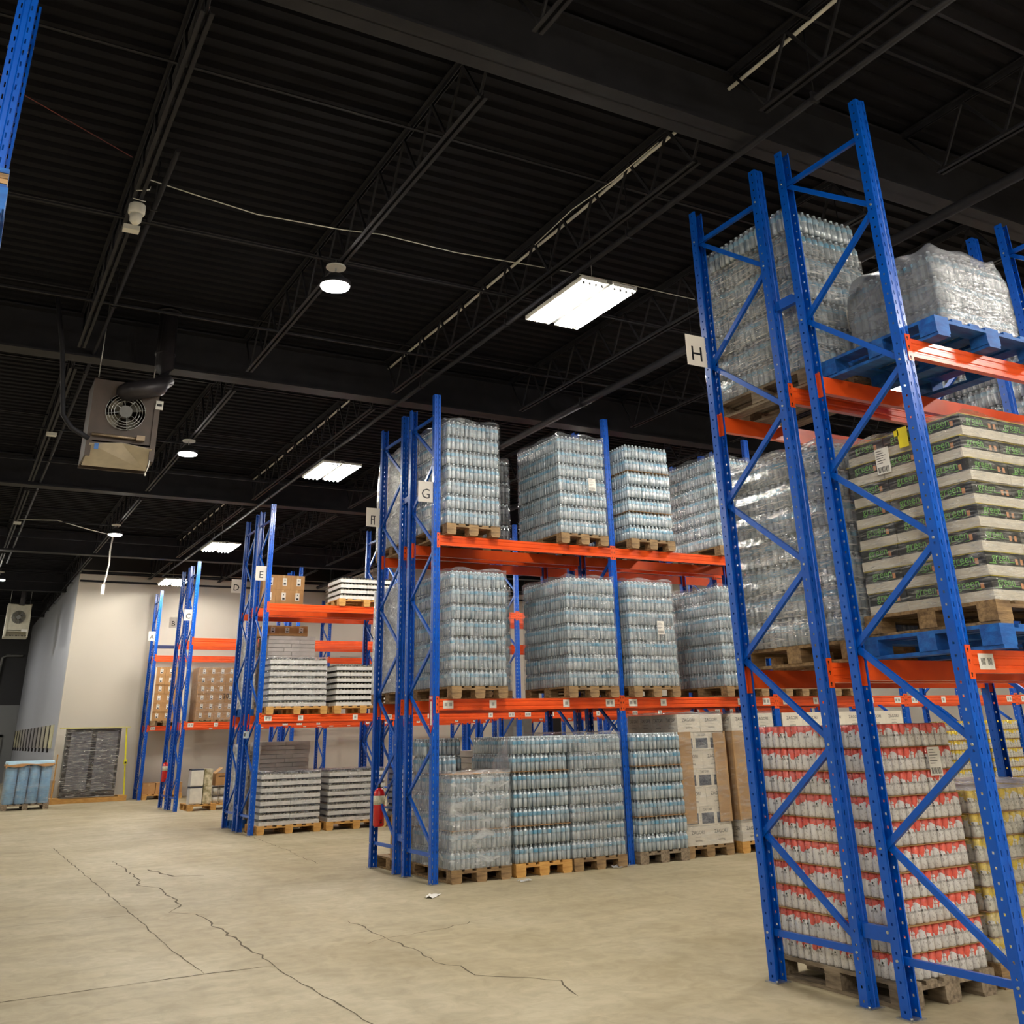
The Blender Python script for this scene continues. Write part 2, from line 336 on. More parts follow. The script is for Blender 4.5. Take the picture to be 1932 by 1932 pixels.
# sprinkler pipes (along Y) with hangers
def pipe(x, y0, y1, z, r, label):
    b = MB().tube([(x, y0, z), (x, y1, z)], r, 10); h = thing('sprinkler_pipe', label, 'pipe', (0, 0, 0))
    b.build('pipe_run', BLACKS, h)
    yy = y0+1.2
    while yy < y1: hb = MB(); hb.tube([(x, yy, z), (x, yy, ZD)], .006, 5).box(x-r-.008, x+r+.008, yy-.012, yy+.012, z-r-.006, z+r+.03); hb.build('pipe_hanger', BLACKS, h); yy += 2.7
pipe(2.62, -6, 9.5, 6.3, .055, 'thick black sprinkler pipe hanging under the ceiling above the tall H racks')
pipe(.2, -8, 27, 6.45, .03, 'thin black pipe running down the building beside the white dashed cable')
pipe(5.3, 8, 27, 6.3, .055, 'black ceiling pipe above the far end of the racks')
pipe(-4.3, 2, 27, 6.6, .025, 'thin black conduit clipped beside the leftmost ceiling joist')

# floor joints and cracks
CR = mat('crack_dirt', C8(92, 82, 62), .9)
def crack(pts, w, dz=.0012, jit=.03):
    P = [Vector((*pts[0], 0))]
    for a, b in zip(pts, pts[1:]):
        a = Vector((*a, 0)); b = Vector((*b, 0)); n = max(1, int((b-a).length/.12))
        for i in range(1, n+1):
            p = a.lerp(b, i/n)
            if i < n: p += Vector((rnd.uniform(-jit, jit), rnd.uniform(-jit, jit), 0))
            P.append(p)
    mb = MB(); V = []
    for i, p in enumerate(P):
        d = (P[min(i+1, len(P)-1)]-P[max(0, i-1)]).normalized(); s = Vector((-d.y, d.x, 0)); ww = w*rnd.uniform(.4, 1.3)*(0.3 if i in (0, len(P)-1) else 1)
        V += [p+s*ww/2+Vector((0, 0, dz)), p-s*ww/2+Vector((0, 0, dz))]
    mb.add(V, [(2*i, 2*i+1, 2*i+3, 2*i+2) for i in range(len(P)-1)])
    mb.build('floor_crack', CR, floor)
crack([(-8, 6.0), (-4.5, 5.84), (-3.32, 5.78)], .010, jit=.006)
crack([(-3.3, 13.77), (-3.3, 7.02), (-3.3, 5.28), (-3.32, 3.77), (-3.29, 2.61)], .013, jit=.012)
crack([(-2.74, 10.98), (-2.78, 8.56), (-2.89, 8.07), (-2.7, 7.65), (-2.75, 6.14), (-2.96, 5.69), (-2.75, 5.41), (-2.74, 3.81), (-2.77, 2.52)], .02, jit=.03)
crack([(-2.77, 2.52), (-2.77, 2.0), (-2.76, 1.43), (-2.73, .61), (-2.75, -1.5)], .013, jit=.02)
crack([(-6.5, 2.5), (-4.14, 2.58), (-3.29, 2.61), (-2.76, 2.58)], .014, jit=.008)
crack([(-8, 12.8), (-4.14, 12.78), (-3.28, 12.76)], .012, jit=.006)
crack([(-1.62, 4.1), (-1.62, 3.62), (-1.64, 3.09), (-1.88, 2.93)], .014)
crack([(-1.64, 3.09), (-1.62, 2.53), (-1.69, 1.97), (-1.58, 1.73), (-1.63, 1.39), (-1.34, 1.09), (-1.2, .89), (-1.34, .45)], .014)
crack([(-1.64, 3.09), (-1.14, 3.17), (-.55, 3.38)], .011)
crack([(-.05, 14.39), (-.18, 11.5), (-.42, 8.62)], .012)
crack([(-2.5, 9.6), (-2.35, 8.6), (-2.0, 8.45)], .05)

# ------------------------------------------------------------------ racks
HGT = 6.0; ZH = .297; PP = .6
def post_mesh():
    b = MB(); pit = .075; n = int(HGT/pit)
    prof = [(-.033, -.035, 0), (-.045, -.035, 0), (-.045, -.0125, 0), (-.045, .0125, 1), (-.045, .035, 0), (-.034, .035, 0), (-.018, .035, 2), (-.012, .029, 0), (.012, .029, 0),
            (.018, .035, 0), (.034, .035, 2), (.045, .035, 0), (.045, .0125, 0), (.045, -.0125, 1), (.045, -.035, 0), (.033, -.035, 0)]
    for i in range(len(prof)-1):
        x0, y0, _ = prof[i]; x1, y1, h = prof[i+1]
        if not h: b.add([(x0,y0,0),(x1,y1,0),(x1,y1,HGT),(x0,y0,HGT)], [(0,1,2,3)]); continue
        for k in range(n):
            za = k*pit; zb = za+pit; P = lambda t, z: (x0+(x1-x0)*t, y0+(y1-y0)*t, z)
            if h == 1: t0, t1, zc, zd = .22, .78, za+.03, za+.045
            else: t0, t1, zc, zd = .25, .75, za+.02, za+.052
            b.add([P(0,za),P(1,za),P(1,zb),P(0,zb),P(t0,zc),P(t1,zc),P(t1,zd),P(t0,zd)], [(0,1,5,4),(1,2,6,5),(2,3,7,6),(3,0,4,7)])
    me = b.data('upright', BLUE); return solid(me, .0025)
POST = post_mesh()
FOOT = MB().box(-.065, .065, -.06, .06, 0, .006).lathe(-.05, -.045, .006, [(.01, 0), (.01, .012)], 6).lathe(.05, .045, .006, [(.01, 0), (.01, .012)], 6).data('foot_plate', STEEL)
_br = {}
def brace_mesh(dy, dz):
    k = (round(dy, 3), round(dz, 3))
    if k in _br: return _br[k]
    b = MB(); a = Vector((0, 0, 0)); e = Vector((0, dy, dz)); d = e.normalized(); nn = Vector((1, 0, 0)).cross(d)
    off = Vector((-.012, 0, 0))
    b.obox(a+off, e+off, .04, .003, (1, 0, 0))
    for s in (-1, 1): b.obox(a+nn*(s*.0185), e+nn*(s*.0185), .003, .026, (1, 0, 0))
    for p in (a, e): b.lathe(p.x, p.y, p.z, [(.0095, -.054), (.0095, -.046), (.005, -.046), (.005, .046)], 6, 1, ax=None) if False else b.tube([p+Vector((-.055, 0, 0)), p+Vector((.05, 0, 0))], .0085, 6, 1)
    _br[k] = b.data('brace', [BLUE, STEEL]); return _br[k]
BL = 2.71
def beam_mesh(L):
    b = MB(); pr = [(-.025, 0), (-.025, -.028), (-.019, -.034), (-.019, -.044), (-.025, -.05), (-.025, -.082), (-.019, -.088), (-.019, -.098), (-.025, -.104), (-.025, -.132), (.025, -.132), (.025, 0)]
    n = len(pr); V = [(0, y, z) for y, z in pr]+[(L, y, z) for y, z in pr]
    b.add(V, [(i, (i+1) % n, n+(i+1) % n, n+i) for i in range(n)]); b.f.append(list(range(n))[::-1]); b.m.append(0); b.sm.append(False); b.f.append([n+i for i in range(n)]); b.m.append(0); b.sm.append(False)
    return b.data('beam', ORANGE)
BEAM = beam_mesh(BL)
def conn_mesh(s):
    b = MB(); x0, x1 = (-.044, .004) if s < 0 else (-.004, .044)
    b.box(x0, x1, -.0245, -.0195, -.165, .03)
    b.box(*((-.002, .002)), -.0245, .03, -.165, .03)
    cx = -.026 if s < 0 else .026
    for z in (.005, -.06, -.135): b.lathe(0, 0, 0, [(.008, 0), (.008, .001)], 8, 1, ax=Matrix.Translation((cx, -.0245, z)) @ Matrix.Rotation(PI/2, 4, 'X')); b.box(cx-.003, cx+.003, -.0256, -.0245, z-.02, z, 1)
    return b.data('beam_connector', [ORANGE, DARK])
CONL, CONR = conn_mesh(-1), conn_mesh(1)
def tag_mesh(w=.13, dots=2):
    b = MB().box(-w/2, w/2, -.0275, -.0255, -.112, -.02)
    for k in range(dots):
        cx = (k-(dots-1)/2)*w/dots*.9
        for j in range(5): b.box(cx-.018+j*.008, cx-.0145+j*.008, -.0283, -.0275, -.085, -.045, 1)
    return b.data('location_label', [WHITEP, INK])
TAG2, TAG1 = tag_mesh(.14, 2), tag_mesh(.1, 1)
def rack(letter, ynear, flip, frames, levels, x_off=0., labels=(), wall=False):
    """one row of pallet racking; ynear = y of the front leg line, rear line is +0.812; flip = aisle is on +y side"""
    side = 'far' if flip else 'near'
    R = thing('pallet_rack', f'row of tall blue pallet racking with orange beams that carries the {letter} sign', 'rack', (x_off, ynear, 0), 0, 'pallet racking rows')
    D = .812
    for fx in frames:
        for yy, out in ((0, -1), (D, 1)):
            u = put('upright', POST, R, (fx, yy, 0), PI if out < 0 else 0); put('foot_plate', FOOT, u)
        typ = 1 if letter in 'GFHJ' else 2
        farb = [0, 1, 3, 5, 7, 9] if typ == 1 else [0, 2, 4, 6, 8, 9]
        seq = []
        if typ == 1: seq = [(0, 0), (1, 1), (0, 2), (1, 3), (0, 4), (1, 5), (0, 6), (1, 7), (0, 8), (1, 9)]
        else: seq = [(1, 0), (0, 1), (1, 2), (0, 3), (1, 4), (0, 5), (1, 6), (0, 7), (1, 8), (0, 9)]
        segs = [((0, 0), (1, 0)), ((0, 9), (1, 9))]+list(zip(seq, seq[1:]))
        for (a, na), (b, nb) in segs:
            ya, za, yb, zb = a*D, ZH+na*PP, b*D, ZH+nb*PP
            e = .02
            put('brace', brace_mesh(yb-ya, zb-za), R, (fx+(.012 if (na+nb) % 4 == 1 else 0), ya, za+(.03 if na == 0 and nb > 0 else 0)))
    for (zl, i0, i1) in levels:
        for i in range(i0, i1):
            fx = frames[i]
            for yy, out in ((0, -1), (D, 1)):
                bm = put('beam', BEAM, R, (fx+(.045 if out < 0 else .045+BL), yy+out*.014, zl), 0 if out < 0 else PI)
                put('beam_connector', CONL, bm); put('beam_connector', CONR, bm, (BL, 0, 0))
                if (out < 0) != flip and zl < 3:
                    for (lx, k) in labels:
                        if fx < lx-.01 < fx+2.8: put('location_label', TAG2 if k == 2 else TAG1, bm, ((lx-fx-.045) if out < 0 else (BL-(lx-fx-.045)), 0, 0))
    return R
FR = [0, 2.8, 5.6, 8.4, 11.2, 14.0]
LABS = [(.17, 2), (.8, 1), (1.9, 1), (2.6, 2), (2.98, 2), (3.5, 1), (4.9, 1), (5.4, 2), (5.8, 2), (6.4, 1), (7.6, 1), (8.2, 2), (8.6, 2), (9.3, 1), (10.4, 1), (11.0, 2), (11.4, 2), (12.2, 1)]
LV = lambda a=5, b=5: [(2.02, 0, a), (4.05, 0, b)]
YG, YF, YE, YD, YC, YB, YA = 5.775, 6.90, 13.50, 14.63, 21.1, 22.23, 27.15
RH1 = rack('H', -.812, True, [0, 2.8, 5.6], LV(2, 2), labels=LABS)
RH2 = rack('HJ'[1], -1.942, False, [0, 2.8], LV(1, 1), labels=LABS)
RH2['label'] = 'nearest blue and orange rack row, at the right edge before the H row'
RG = rack('G', YG, False, FR, LV(), .03, LABS)
RF = rack('F', YF, True, FR, LV(), .03, LABS)
RE = rack('E', YE, False, FR, LV(), -.07, LABS)
RD = rack('D', YD, True, FR, LV(), -.07, LABS)
RC = rack('C', YC, False, FR, LV(), .1, LABS)
RB = rack('B', YB, True, FR, [(4.05, 0, 5), (2.02, 2, 5)], .1, LABS)
RA = rack('A', YA, False, FR[:5], LV(4, 4), .25, LABS)
# spacers between back-to-back rows
def spacers(parent, y0):
    for z in (.42, 4.72):
        MB().box(-.02, .02, 0, 1.942-.812*2-.08, -.04, .04).tube([(-.05, .01, .02), (.03, .01, .02)], .01, 6, 1).build('row_spacer', [BLUE, STEEL], parent, (0, y0, z))
spacers(RH2, .812+.035); spacers(RG, .812+.035); spacers(RE, .812+.035); spacers(RC, .812+.035)
b = MB().box(.04, 11.1, -.025, .025, 0, .1); b.build('top_rail', mat('navy_rail', C8(28, 40, 84), .4), RA, (0, .812, 4.32))
# near-left rack, only its end upright enters the photo
RL = thing('pallet_rack', 'blue rack upright cut off by the left edge of the photo, high up', 'rack', (-5.59, -1.06, 0), 0, 'pallet racking rows')
for yy, out in ((0, -1), (.812, 1)): put('foot_plate', FOOT, put('upright', POST, RL, (0, yy, 0), PI if out < 0 else 0))
for fx in (-2.8,):
    for yy, out in ((0, -1), (.812, 1)): put('upright', POST, RL, (fx, yy, 0), PI if out < 0 else 0)
for yy, out in ((0, -1), (.812, 1)):
    bm = put('beam', BEAM, RL, (-2.755 if out < 0 else -2.755+BL, yy+out*.014, 4.05), 0 if out < 0 else PI)
    put('beam_connector', CONL, bm); put('beam_connector', CONR, bm, (BL, 0, 0))
sq = [(0, 0), (1, 1), (0, 2), (1, 3), (0, 4), (1, 5), (0, 6), (1, 7), (0, 8), (1, 9)]
for (a, na), (c, nb) in [((0, 0), (1, 0)), ((0, 9), (1, 9))]+list(zip(sq, sq[1:])):
    for fx in (0, -2.8): put('brace', brace_mesh((c-a)*.812, (nb-na)*PP), RL, (fx, a*.812, ZH+na*PP))

# ------------------------------------------------------------------ row signs
def sign(letter, x, y, z=4.48):
    o = MB().box(0, .22, -.0015, .0015, 0, .28).build('row_sign', SIGNP, None, (x-.262, y-.0, z))
    tag(o, f'white square row sign with the black letter {letter}', 'sign', 'row letter signs')
    sh = {'F': 'F'}.get(letter, letter)
    if letter == 'F':   # the F sign reads like an F with a closed right stroke
        b = MB()
        for q in ((.075, .087, .03, .165), (.125, .137, .03, .165), (.075, .15, .153, .165), (.087, .137, .095, .107)): b.box(q[0], q[1], -.0035, -.0015, q[2], q[3])
        b.build('sign_letter', INK, o)
    else:
        MB().text(sh, .19, face_M(.11, -.0025, .105)).build('sign_letter', INK, o)
sign('H', 0, 0); sign('G', .03, YG); sign('F', .03, YF+.812, 4.5); sign('E', -.07, YE); sign('D', -.07, YD+.812)
sign('C', .1, YC); sign('B', .1, YB+.812); sign('A', .25, YA)
def fire_sign(x, y, z, label):
    o = MB().box(-.002, .002, -.05, .05, 0, .34).add([(-.002, -.065, .0), (-.002, .065, 0), (-.002, 0, -.09), (.002, -.065, 0), (.002, .065, 0), (.002, 0, -.09)], [(0, 2, 1), (3, 4, 5), (0, 1, 4, 3), (1, 2, 5, 4), (2, 0, 3, 5)]).build('fire_extinguisher_sign', RED, None, (x, y, z))
    tag(o, label, 'sign')
    b = MB().box(-.004, -.002, -.036, .012, .0, .27)
    b.build('white_field', WHITEP, o)
    t = MB().text('FIRE', .05, face_M(-.0025, 0, .31, '-x'))
    t.build('sign_text', WHITEP, o)
    t = MB()
    for i, ch in enumerate('EXTINGUISHER'): t.text(ch, .024, face_M(-.0045, -.012, .255-i*.0215, '-x'))
    t.build('sign_text', RED, o)
fire_sign(-.02, YG-.002, 1.72, 'red and white fire extinguisher arrow sign on the G rack post'); fire_sign(.05, YC, 1.72, 'small red and white fire extinguisher arrow sign on the C rack post')
def extinguisher(x, y, z, label):
    e = thing('fire_extinguisher', label, 'fire extinguisher', (x, y, z))
    MB().lathe(0, 0, 0, [(.06, 0), (.075, .012), (.075, .38), (.068, .42), (.04, .455), (.02, .465)], 16).build('cylinder', RED, e)
    MB().lathe(0, 0, .465, [(.018, 0), (.018, .05)], 8).box(-.012, .012, -.09, .03, .045, .058).box(-.01, .01, -.1, .0, .075, .085).build('valve_handle', mat('black_valve', C8(25, 25, 27), .4), e)
    MB().lathe(0, 0, .26, [(.0765, 0), (.0765, .11)], 16).build('paper_label', mat('extinguisher_label', C8(228, 222, 200), .5, 0, C8(180, 180, 150), 60), e)
    MB().tube([(0, .03, .5), (0, .1, .49), (0, .12, .42), (0, .1, .3), (0, .09, .12)], .011, 7).build('hose', mat('black_hose', C8(18, 18, 20), .5), e)
extinguisher(.03, YF+.812-.17, .5, 'red fire extinguisher hanging on the end of the F rack'); extinguisher(.1, YB+.812-.2, .62, 'red fire extinguisher hanging on the end of the B rack')
o = MB().box(-.03, .03, -.09, .09, 0, .12).box(-.032, -.03, -.06, .02, .03, .09, 1).build('info_box', [mat('pale_box', C8(205, 218, 226), .4), INK], None, (-.16, YE+.45, 1.62)); tag(o, 'small pale blue box hung on the end of the E rack', 'box')
MB().box(-.004, .004, -.02, -.005, .12, .3).build('hanging_strip', RED, o)

# ------------------------------------------------------------------ pallets
_pal = {}
def pallet(x, y, z, w, l, wood, label, name='wooden_pallet', rz=0, simple=False, group='pallets'):
    """origin at the centre of the base; w along x, l along y, 0.144 tall"""
    key = (round(w, 2), round(l, 2), wood.name)
    if key not in _pal:
        dk = MB()
        n = 5 if w < 1 else 7
        for i in range(n):
            bw = .14 if i in (0, n//2, n-1) else .1
            cx = -w/2+bw/2+(w-bw)*i/(n-1); dk.box(cx-bw/2, cx+bw/2, -l/2, l/2, .122, .144)
        for cy in (-l/2+.07, 0, l/2-.07): dk.box(-w/2, w/2, cy-.07, cy+.07, .1, .122)
        bl = MB().box(-.07, .07, -.07, .07, .022, .1)
        bb = MB().box(-.06, .06, -l/2, l/2, 0, .022)
        wb = MB()
        _pal[key] = (dk.data('top_deck', wood), bl.data('block', wood), bb.data('bottom_board', wood))
    dk, bl, bb = _pal[key]
    p = thing(name, label, 'pallet', (x, y, z), rz, group)
    put('top_deck', dk, p)
    for i in (-1, 0, 1):
        put('bottom_board', bb, p, (i*(w/2-.07), 0, 0))
        for j in (-1, 0, 1):
            if simple and j == 0: continue
            put('block', bl, p, (i*(w/2-.07), j*(l/2-.07), 0))
    return p
ZP = .144

# ------------------------------------------------------------------ goods
def rounded_rect(w, l, r, per_w, per_l, nc=4):
    P = []
    for (cx, cy, a0) in ((w/2-r, -l/2+r, -PI/2), (w/2-r, l/2-r, 0), (-w/2+r, l/2-r, PI/2), (-w/2+r, -l/2+r, PI)):
        for k in range(nc+1):
            a = a0+PI/2*k/nc; P.append((cx+r*math.cos(a), cy+r*math.sin(a)))
    out = []
    for i in range(len(P)):
        a, b = P[i], P[(i+1) % len(P)]; d = math.dist(a, b); n = 1
        if d > r*1.2: n = per_w if abs(a[1]-b[1]) < 1e-6 else per_l
        for k in range(n): out.append((a[0]+(b[0]-a[0])*k/n, a[1]+(b[1]-a[1])*k/n))
    return out
def bottle_pack(nx, ny, pit, body, labl, h=.2, name='bottle_pack'):
    b = MB(); k = h/.2
    pr = [(.022, 0), (.03, .008*k), (.031, .09*k), (.0285, .097*k), (.0305, .106*k), (.0315, .108*k), (.0315, .15*k), (.030, .153*k), (.022, .166*k), (.011, .182*k), (.013, .184*k), (.013, .2*k)]
    mis = [0, 0, 0, 0, 0, 1, 0, 0, 0, 0, 2]
    for i in range(nx):
        for j in range(ny):
            if 0 < i < nx-1 and 0 < j < ny-1: 
                b.lathe((i-(nx-1)/2)*pit, (j-(ny-1)/2)*pit, 0, pr[-4:], 8, mis=mis[-3:]); continue
            b.lathe((i-(nx-1)/2)*pit, (j-(ny-1)/2)*pit, 0, pr, 10, mis=mis)
    w, l = nx*pit, ny*pit; o = len(b.v)
    per = rounded_rect(w-.003, l-.003, .028, (nx-1)*4, (ny-1)*4)
    lev = [(.0, .012), (.004, .001), (.05, 0), (.11, .002), (.148, .0), (.17, .006), (.188, .016), (.199, .034)]
    n = len(per)
    for z, ins in lev:
        for (x, y) in per:
            u = (x if abs(abs(y)-l/2) < .01 else y); sc = .0035*abs(math.sin(PI*(u/pit+(.5 if (nx if abs(abs(y)-l/2) < .01 else ny) % 2 else 0))))
            f = 1-(ins+ (0 if ins > .01 else .0035-sc))/(min(w, l)/2)
            b.v.append((x*(1-(ins+(.0035-sc))/(w/2)), y*(1-(ins+(.0035-sc))/(l/2)), z*k+.0005))
    for i in range(len(lev)-1):
        for q in range(n):
            b.f.append([o+i*n+q, o+i*n+(q+1) % n, o+(i+1)*n+(q+1) % n, o+(i+1)*n+q]); b.m.append(3); b.sm.append(True)
    b.f.append([o+(len(lev)-1)*n+q for q in range(n)]); b.m.append(3); b.sm.append(False)
    return b.data(name, [body, labl, CAPW, PACKFILM])
WPACK = [bottle_pack(4, 6, .0667, PET, BLABEL), bottle_pack(6, 4, .0667, PET, BLABEL)]
KPACK = bottle_pack(4, 6, .0667, PETK, mat('dark_label', C8(120, 124, 130), .3), .33, 'bottle_pack')
def can_pack(m, nx=4, ny=6, pit=.0667, h=.145):
    b = MB(); pr = [(.025, 0), (.0318, .008), (.0318, h-.014), (.028, h-.002), (.027, h)]
    for i in range(nx):
        for j in range(ny):
            if 0 < i < nx-1 and 0 < j < ny-1: b.lathe((i-(nx-1)/2)*pit, (j-(ny-1)/2)*pit, h-.02, [(.0325, 0), (.028, .018), (.027, .02)], 8, mis=[0, 1]); continue
            b.lathe((i-(nx-1)/2)*pit, (j-(ny-1)/2)*pit, 0, pr, 12, mis=[0, 0, 0, 1])
    # printed mark and words on the outer cans
    for j in range(ny):
        yy = (j-(ny-1)/2)*pit
        if j % 2 == 0:
            for sx, fc in ((-1, '-x'), (1, '+x')):
                M = face_M(sx*(nx/2*pit+.0), yy, .072, fc); b.text('ZAGORI', .0155, M, 2)
                b.lathe(0, 0, 0, [(.007, 0), (.007, .0008)], 8, 3, ax=Matrix.Translation((sx*(nx/2*pit-.0005), yy-.012*sx*-1, .087)) @ Matrix.Rotation(PI/2, 4, 'Y'))
    for i in range(nx):
        xx = (i-(nx-1)/2)*pit
        for sy, fc in ((-1, '-y'), (1, '+y')): b.text('ZAGORI', .0155, face_M(xx, sy*(ny/2*pit+.0), .072, fc), 2)
    w, l = nx*pit, ny*pit; per = rounded_rect(w+.001, l+.001, .03, 2, 2, 4); o = len(b.v); n = len(per)
    for z, ins in ((0, .004), (.02, 0), (h-.02, 0), (h-.003, .006), (h+.001, .018)):
        for x, y in per: b.v.append((x*(1-ins/(w/2)), y*(1-ins/(l/2)), z))
    for i in range(4):
        for q in range(n): b.f.append([o+i*n+q, o+i*n+(q+1) % n, o+(i+1)*n+(q+1) % n, o+(i+1)*n+q]); b.m.append(4); b.sm.append(True)
    b.f.append([o+4*n+q for q in range(n)]); b.m.append(4); b.sm.append(False)
    return b.data('can_pack', [m, STEEL, INK, mat('leaf_mark', C8(60, 74, 52), .5), PACKFILM])
RPACK, YPACK = can_pack(CANR), can_pack(CANY)
def film_mesh(w, l, h, seed, mt, taper=0., nz=26, amp=.008, name='stretch_film'):
    rr = random.Random(seed); b = MB(); per = rounded_rect(w, l, .05, 14, 18, 4); n = len(per)
    ph = [rr.uniform(0, 6) for _ in range(6)]
    for i in range(nz+1):
        t = i/nz; z = t*h
        sc = 1-taper*max(0, t-.72)/.28
        for q, (x, y) in enumerate(per):
            a = amp*(math.sin(9*t*6+ph[0]+q*.11)+.7*math.sin(17*t+q*.37+ph[1])+.5*math.sin(q*1.3+ph[2]+t*20))*.5
            f = 1+a/(math.hypot(x, y)+.1)
            b.v.append((x*f*sc, y*f*sc, z+amp*.6*math.sin(q*.5+ph[3]) if 0 < i < nz else z+(amp*2*math.sin(q*.7+ph[4]) if i else 0)))
    for i in range(nz):
        for q in range(n): b.f.append([i*n+q, i*n+(q+1) % n, (i+1)*n+(q+1) % n, (i+1)*n+q]); b.m.append(0); b.sm.append(True)
    c = len(b.v); b.v.append((0, 0, h+.004))
    for q in range(n): b.f.append([nz*n+q, nz*n+(q+1) % n, c]); b.m.append(0); b.sm.append(True)
    return b.data(name, mt)
def ship_label(parent, x, y, z, facing='-y'):
    b = MB().box(-.06, .06, -.001, .001, -.09, .09)
    for k in range(9): b.box(-.048+k*.011, -.042+k*.011-(k % 3)*.001, -.002, -.001, -.08, -.04, 1)
    for k in range(6): b.box(-.05, -.05+.05+.04*((k*37) % 5)/5, -.002, -.001, .07-k*.017, .074-k*.017, 1)
    b.build('shipping_label', [WHITEP, INK], parent, (x, y, z), {'-y': 0, '-x': -PI/2}[facing])
def load_packs(parent, mes, nx, ny, nz, w, l, hz, dx=0, dy=0, jit=.004, skip=None, seed=0, sheet=None, name='bottle_pack', z0=0):
    rr = random.Random(seed)
    for k in range(nz):
        ox, oy = rr.uniform(-jit, jit)*2, rr.uniform(-jit, jit)*2
        if callable(mes): me, ax, ay, pw, pl = mes(k)
        else: me, ax, ay, pw, pl = mes, nx, ny, w/nx, l/ny
        for i in range(ax):
            for j in range(ay):
                if k < nz-1 and 0 < i < ax-1 and 0 < j < ay-1: continue
                if skip and skip(i, j, k): continue
                put(name, me, parent, ((i-(ax-1)/2)*pw+ox+rr.uniform(-jit, jit)*.5, (j-(ay-1)/2)*pl+oy+rr.uniform(-jit, jit)*.5, z0+k*hz))
        if sheet and k < nz-1 and k % sheet[1] == sheet[2]:
            put('layer_sheet', sheet[0], parent, (ox, oy, z0+(k+1)*hz-.0035), rr.uniform(-.006, .006))
SHEET = MB().box(-.405, .405, -.605, .605, 0, .003).data('layer_sheet', CARD)
_n = [0]
def water_load(x, y, z, layers, desc, film=True, wood=WOOD, hl=.203, dark=False, lab=None, wfilm=None, skip=None, taper=0.):
    """pallet with a load of bottle packs; x,y = near-left corner of the load (w .8 x l 1.2), z = what the pallet stands on"""
    _n[0] += 1; sd = _n[0]; cx, cy = x+.4, y+.6
    pallet(cx, cy, z, .8, 1.2, wood, 'wooden pallet under '+desc, rz=rnd.uniform(-.008, .008))
    L = thing('bottle_load', desc, 'bottles', (cx, cy, z+ZP), rnd.uniform(-.012, .012), 'pallet loads of bottled water')
    load_packs(L, KPACK if dark else WPACK[0], 3, 3, layers, .8, 1.2, .333 if dark else hl, seed=sd, sheet=None if film else (SHEET, 3, 1), skip=skip)
    h = layers*(.333 if dark else hl)+.008
    if film: put('stretch_film', film_mesh(.835, 1.235, h+.02, sd, wfilm or STRETCH, taper), L, (0, 0, .001))
    if lab: ship_label(L, lab[0], lab[1], lab[2], lab[3])
    return L
L2, L3 = 2.02, 4.05
# G row
def skipG(i, j, k): return k >= 5 and (j == 0 or (k == 6 and i == 2) or (k == 6 and j == 1) or (k == 5 and i == 2))
_l = water_load(.19, 5.62, 0, 7, 'torn open bottled water load on the floor at the G rack end', film=False, skip=skipG)
put('film_skirt', film_mesh(.83, 1.24, 1.03, 99, SKIRT, nz=22, amp=.014), _l, (0, 0, .001))
b = MB(); V = []; 
for i in range(9):
    for j in range(7):
        u, v = i/8, j/6; V.append((.42-.02*math.sin(5*v)+.02*math.sin(7*u), -.6+.5*u+.12*v, .96+.62*(1-u)*(1-v*.1)*(v)+.03*math.sin(6*u+3*v)))
b.add(V, [(i*7+j, i*7+j+1, (i+1)*7+j+1, (i+1)*7+j) for i in range(8) for j in range(6)], 0, True); b.build('film_flap', STRETCHG, _l)
water_load(1.055, 5.63, 0, 7, 'unwrapped water load, second on the G rack floor, yellow pallet', film=False, wood=WOODY)
water_load(1.89, 5.63, 0, 7, 'third water load on the G rack floor, left of second post', film=True)
water_load(2.91, 5.65, 0, 7, 'water load on the floor just right of the second G post', film=False, wood=WOODG)
water_load(.19, 5.62, L2, 7, 'wrapped water load at the G rack end, middle level', lab=None)
water_load(1.92, 5.62, L2, 7, 'wrapped water load, G rack middle level, left of second post')
water_load(2.96, 5.62, L2, 7, 'labelled water load, G rack middle level, right of second post', lab=(.12, -.625, .78, '-y'))
water_load(4.6, 5.62, L2, 7, 'wrapped water load, G rack middle level, beside the H post', wfilm=STRETCH)
water_load(5.74, 5.62, L2, 7, 'unwrapped water load, G rack middle level, behind the H rack', film=False)
water_load(6.75, 5.62, L2, 6, 'lower water load, G rack middle level, rightmost behind the H rack', film=False)
water_load(.12, 5.62, L3, 7, 'water load at the G rack end, top level')
water_load(1.89, 5.62, L3, 7, 'labelled water load, G rack top level, left of second post', lab=(.14, -.63, .72, '-y'))
water_load(3.09, 5.62, L3, 7, 'unwrapped water load, G rack top level, right of second post', film=False)
water_load(4.75, 5.62, L3, 7, 'wrapped water load, G rack top level, beside the H rack', wfilm=STRETCH)
# F row, behind G
water_load(.12, 6.98, L3, 7, 'cloudy white wrapped load at the F rack end, top level', wfilm=STRETCHW, taper=.08)
water_load(1.02, 6.98, L3, 4, 'dark bottle load, F rack top level, between two water loads', film=True, dark=True)
water_load(.12, 6.98, L2, 7, 'cloudy white wrapped load at the F rack end, middle level', wfilm=STRETCHW)
water_load(1.0, 6.98, L2, 7, 'F rack middle level water load seen through the G rack gap')
water_load(3.1, 6.98, L2, 7, 'F rack middle level water load behind the second G post')
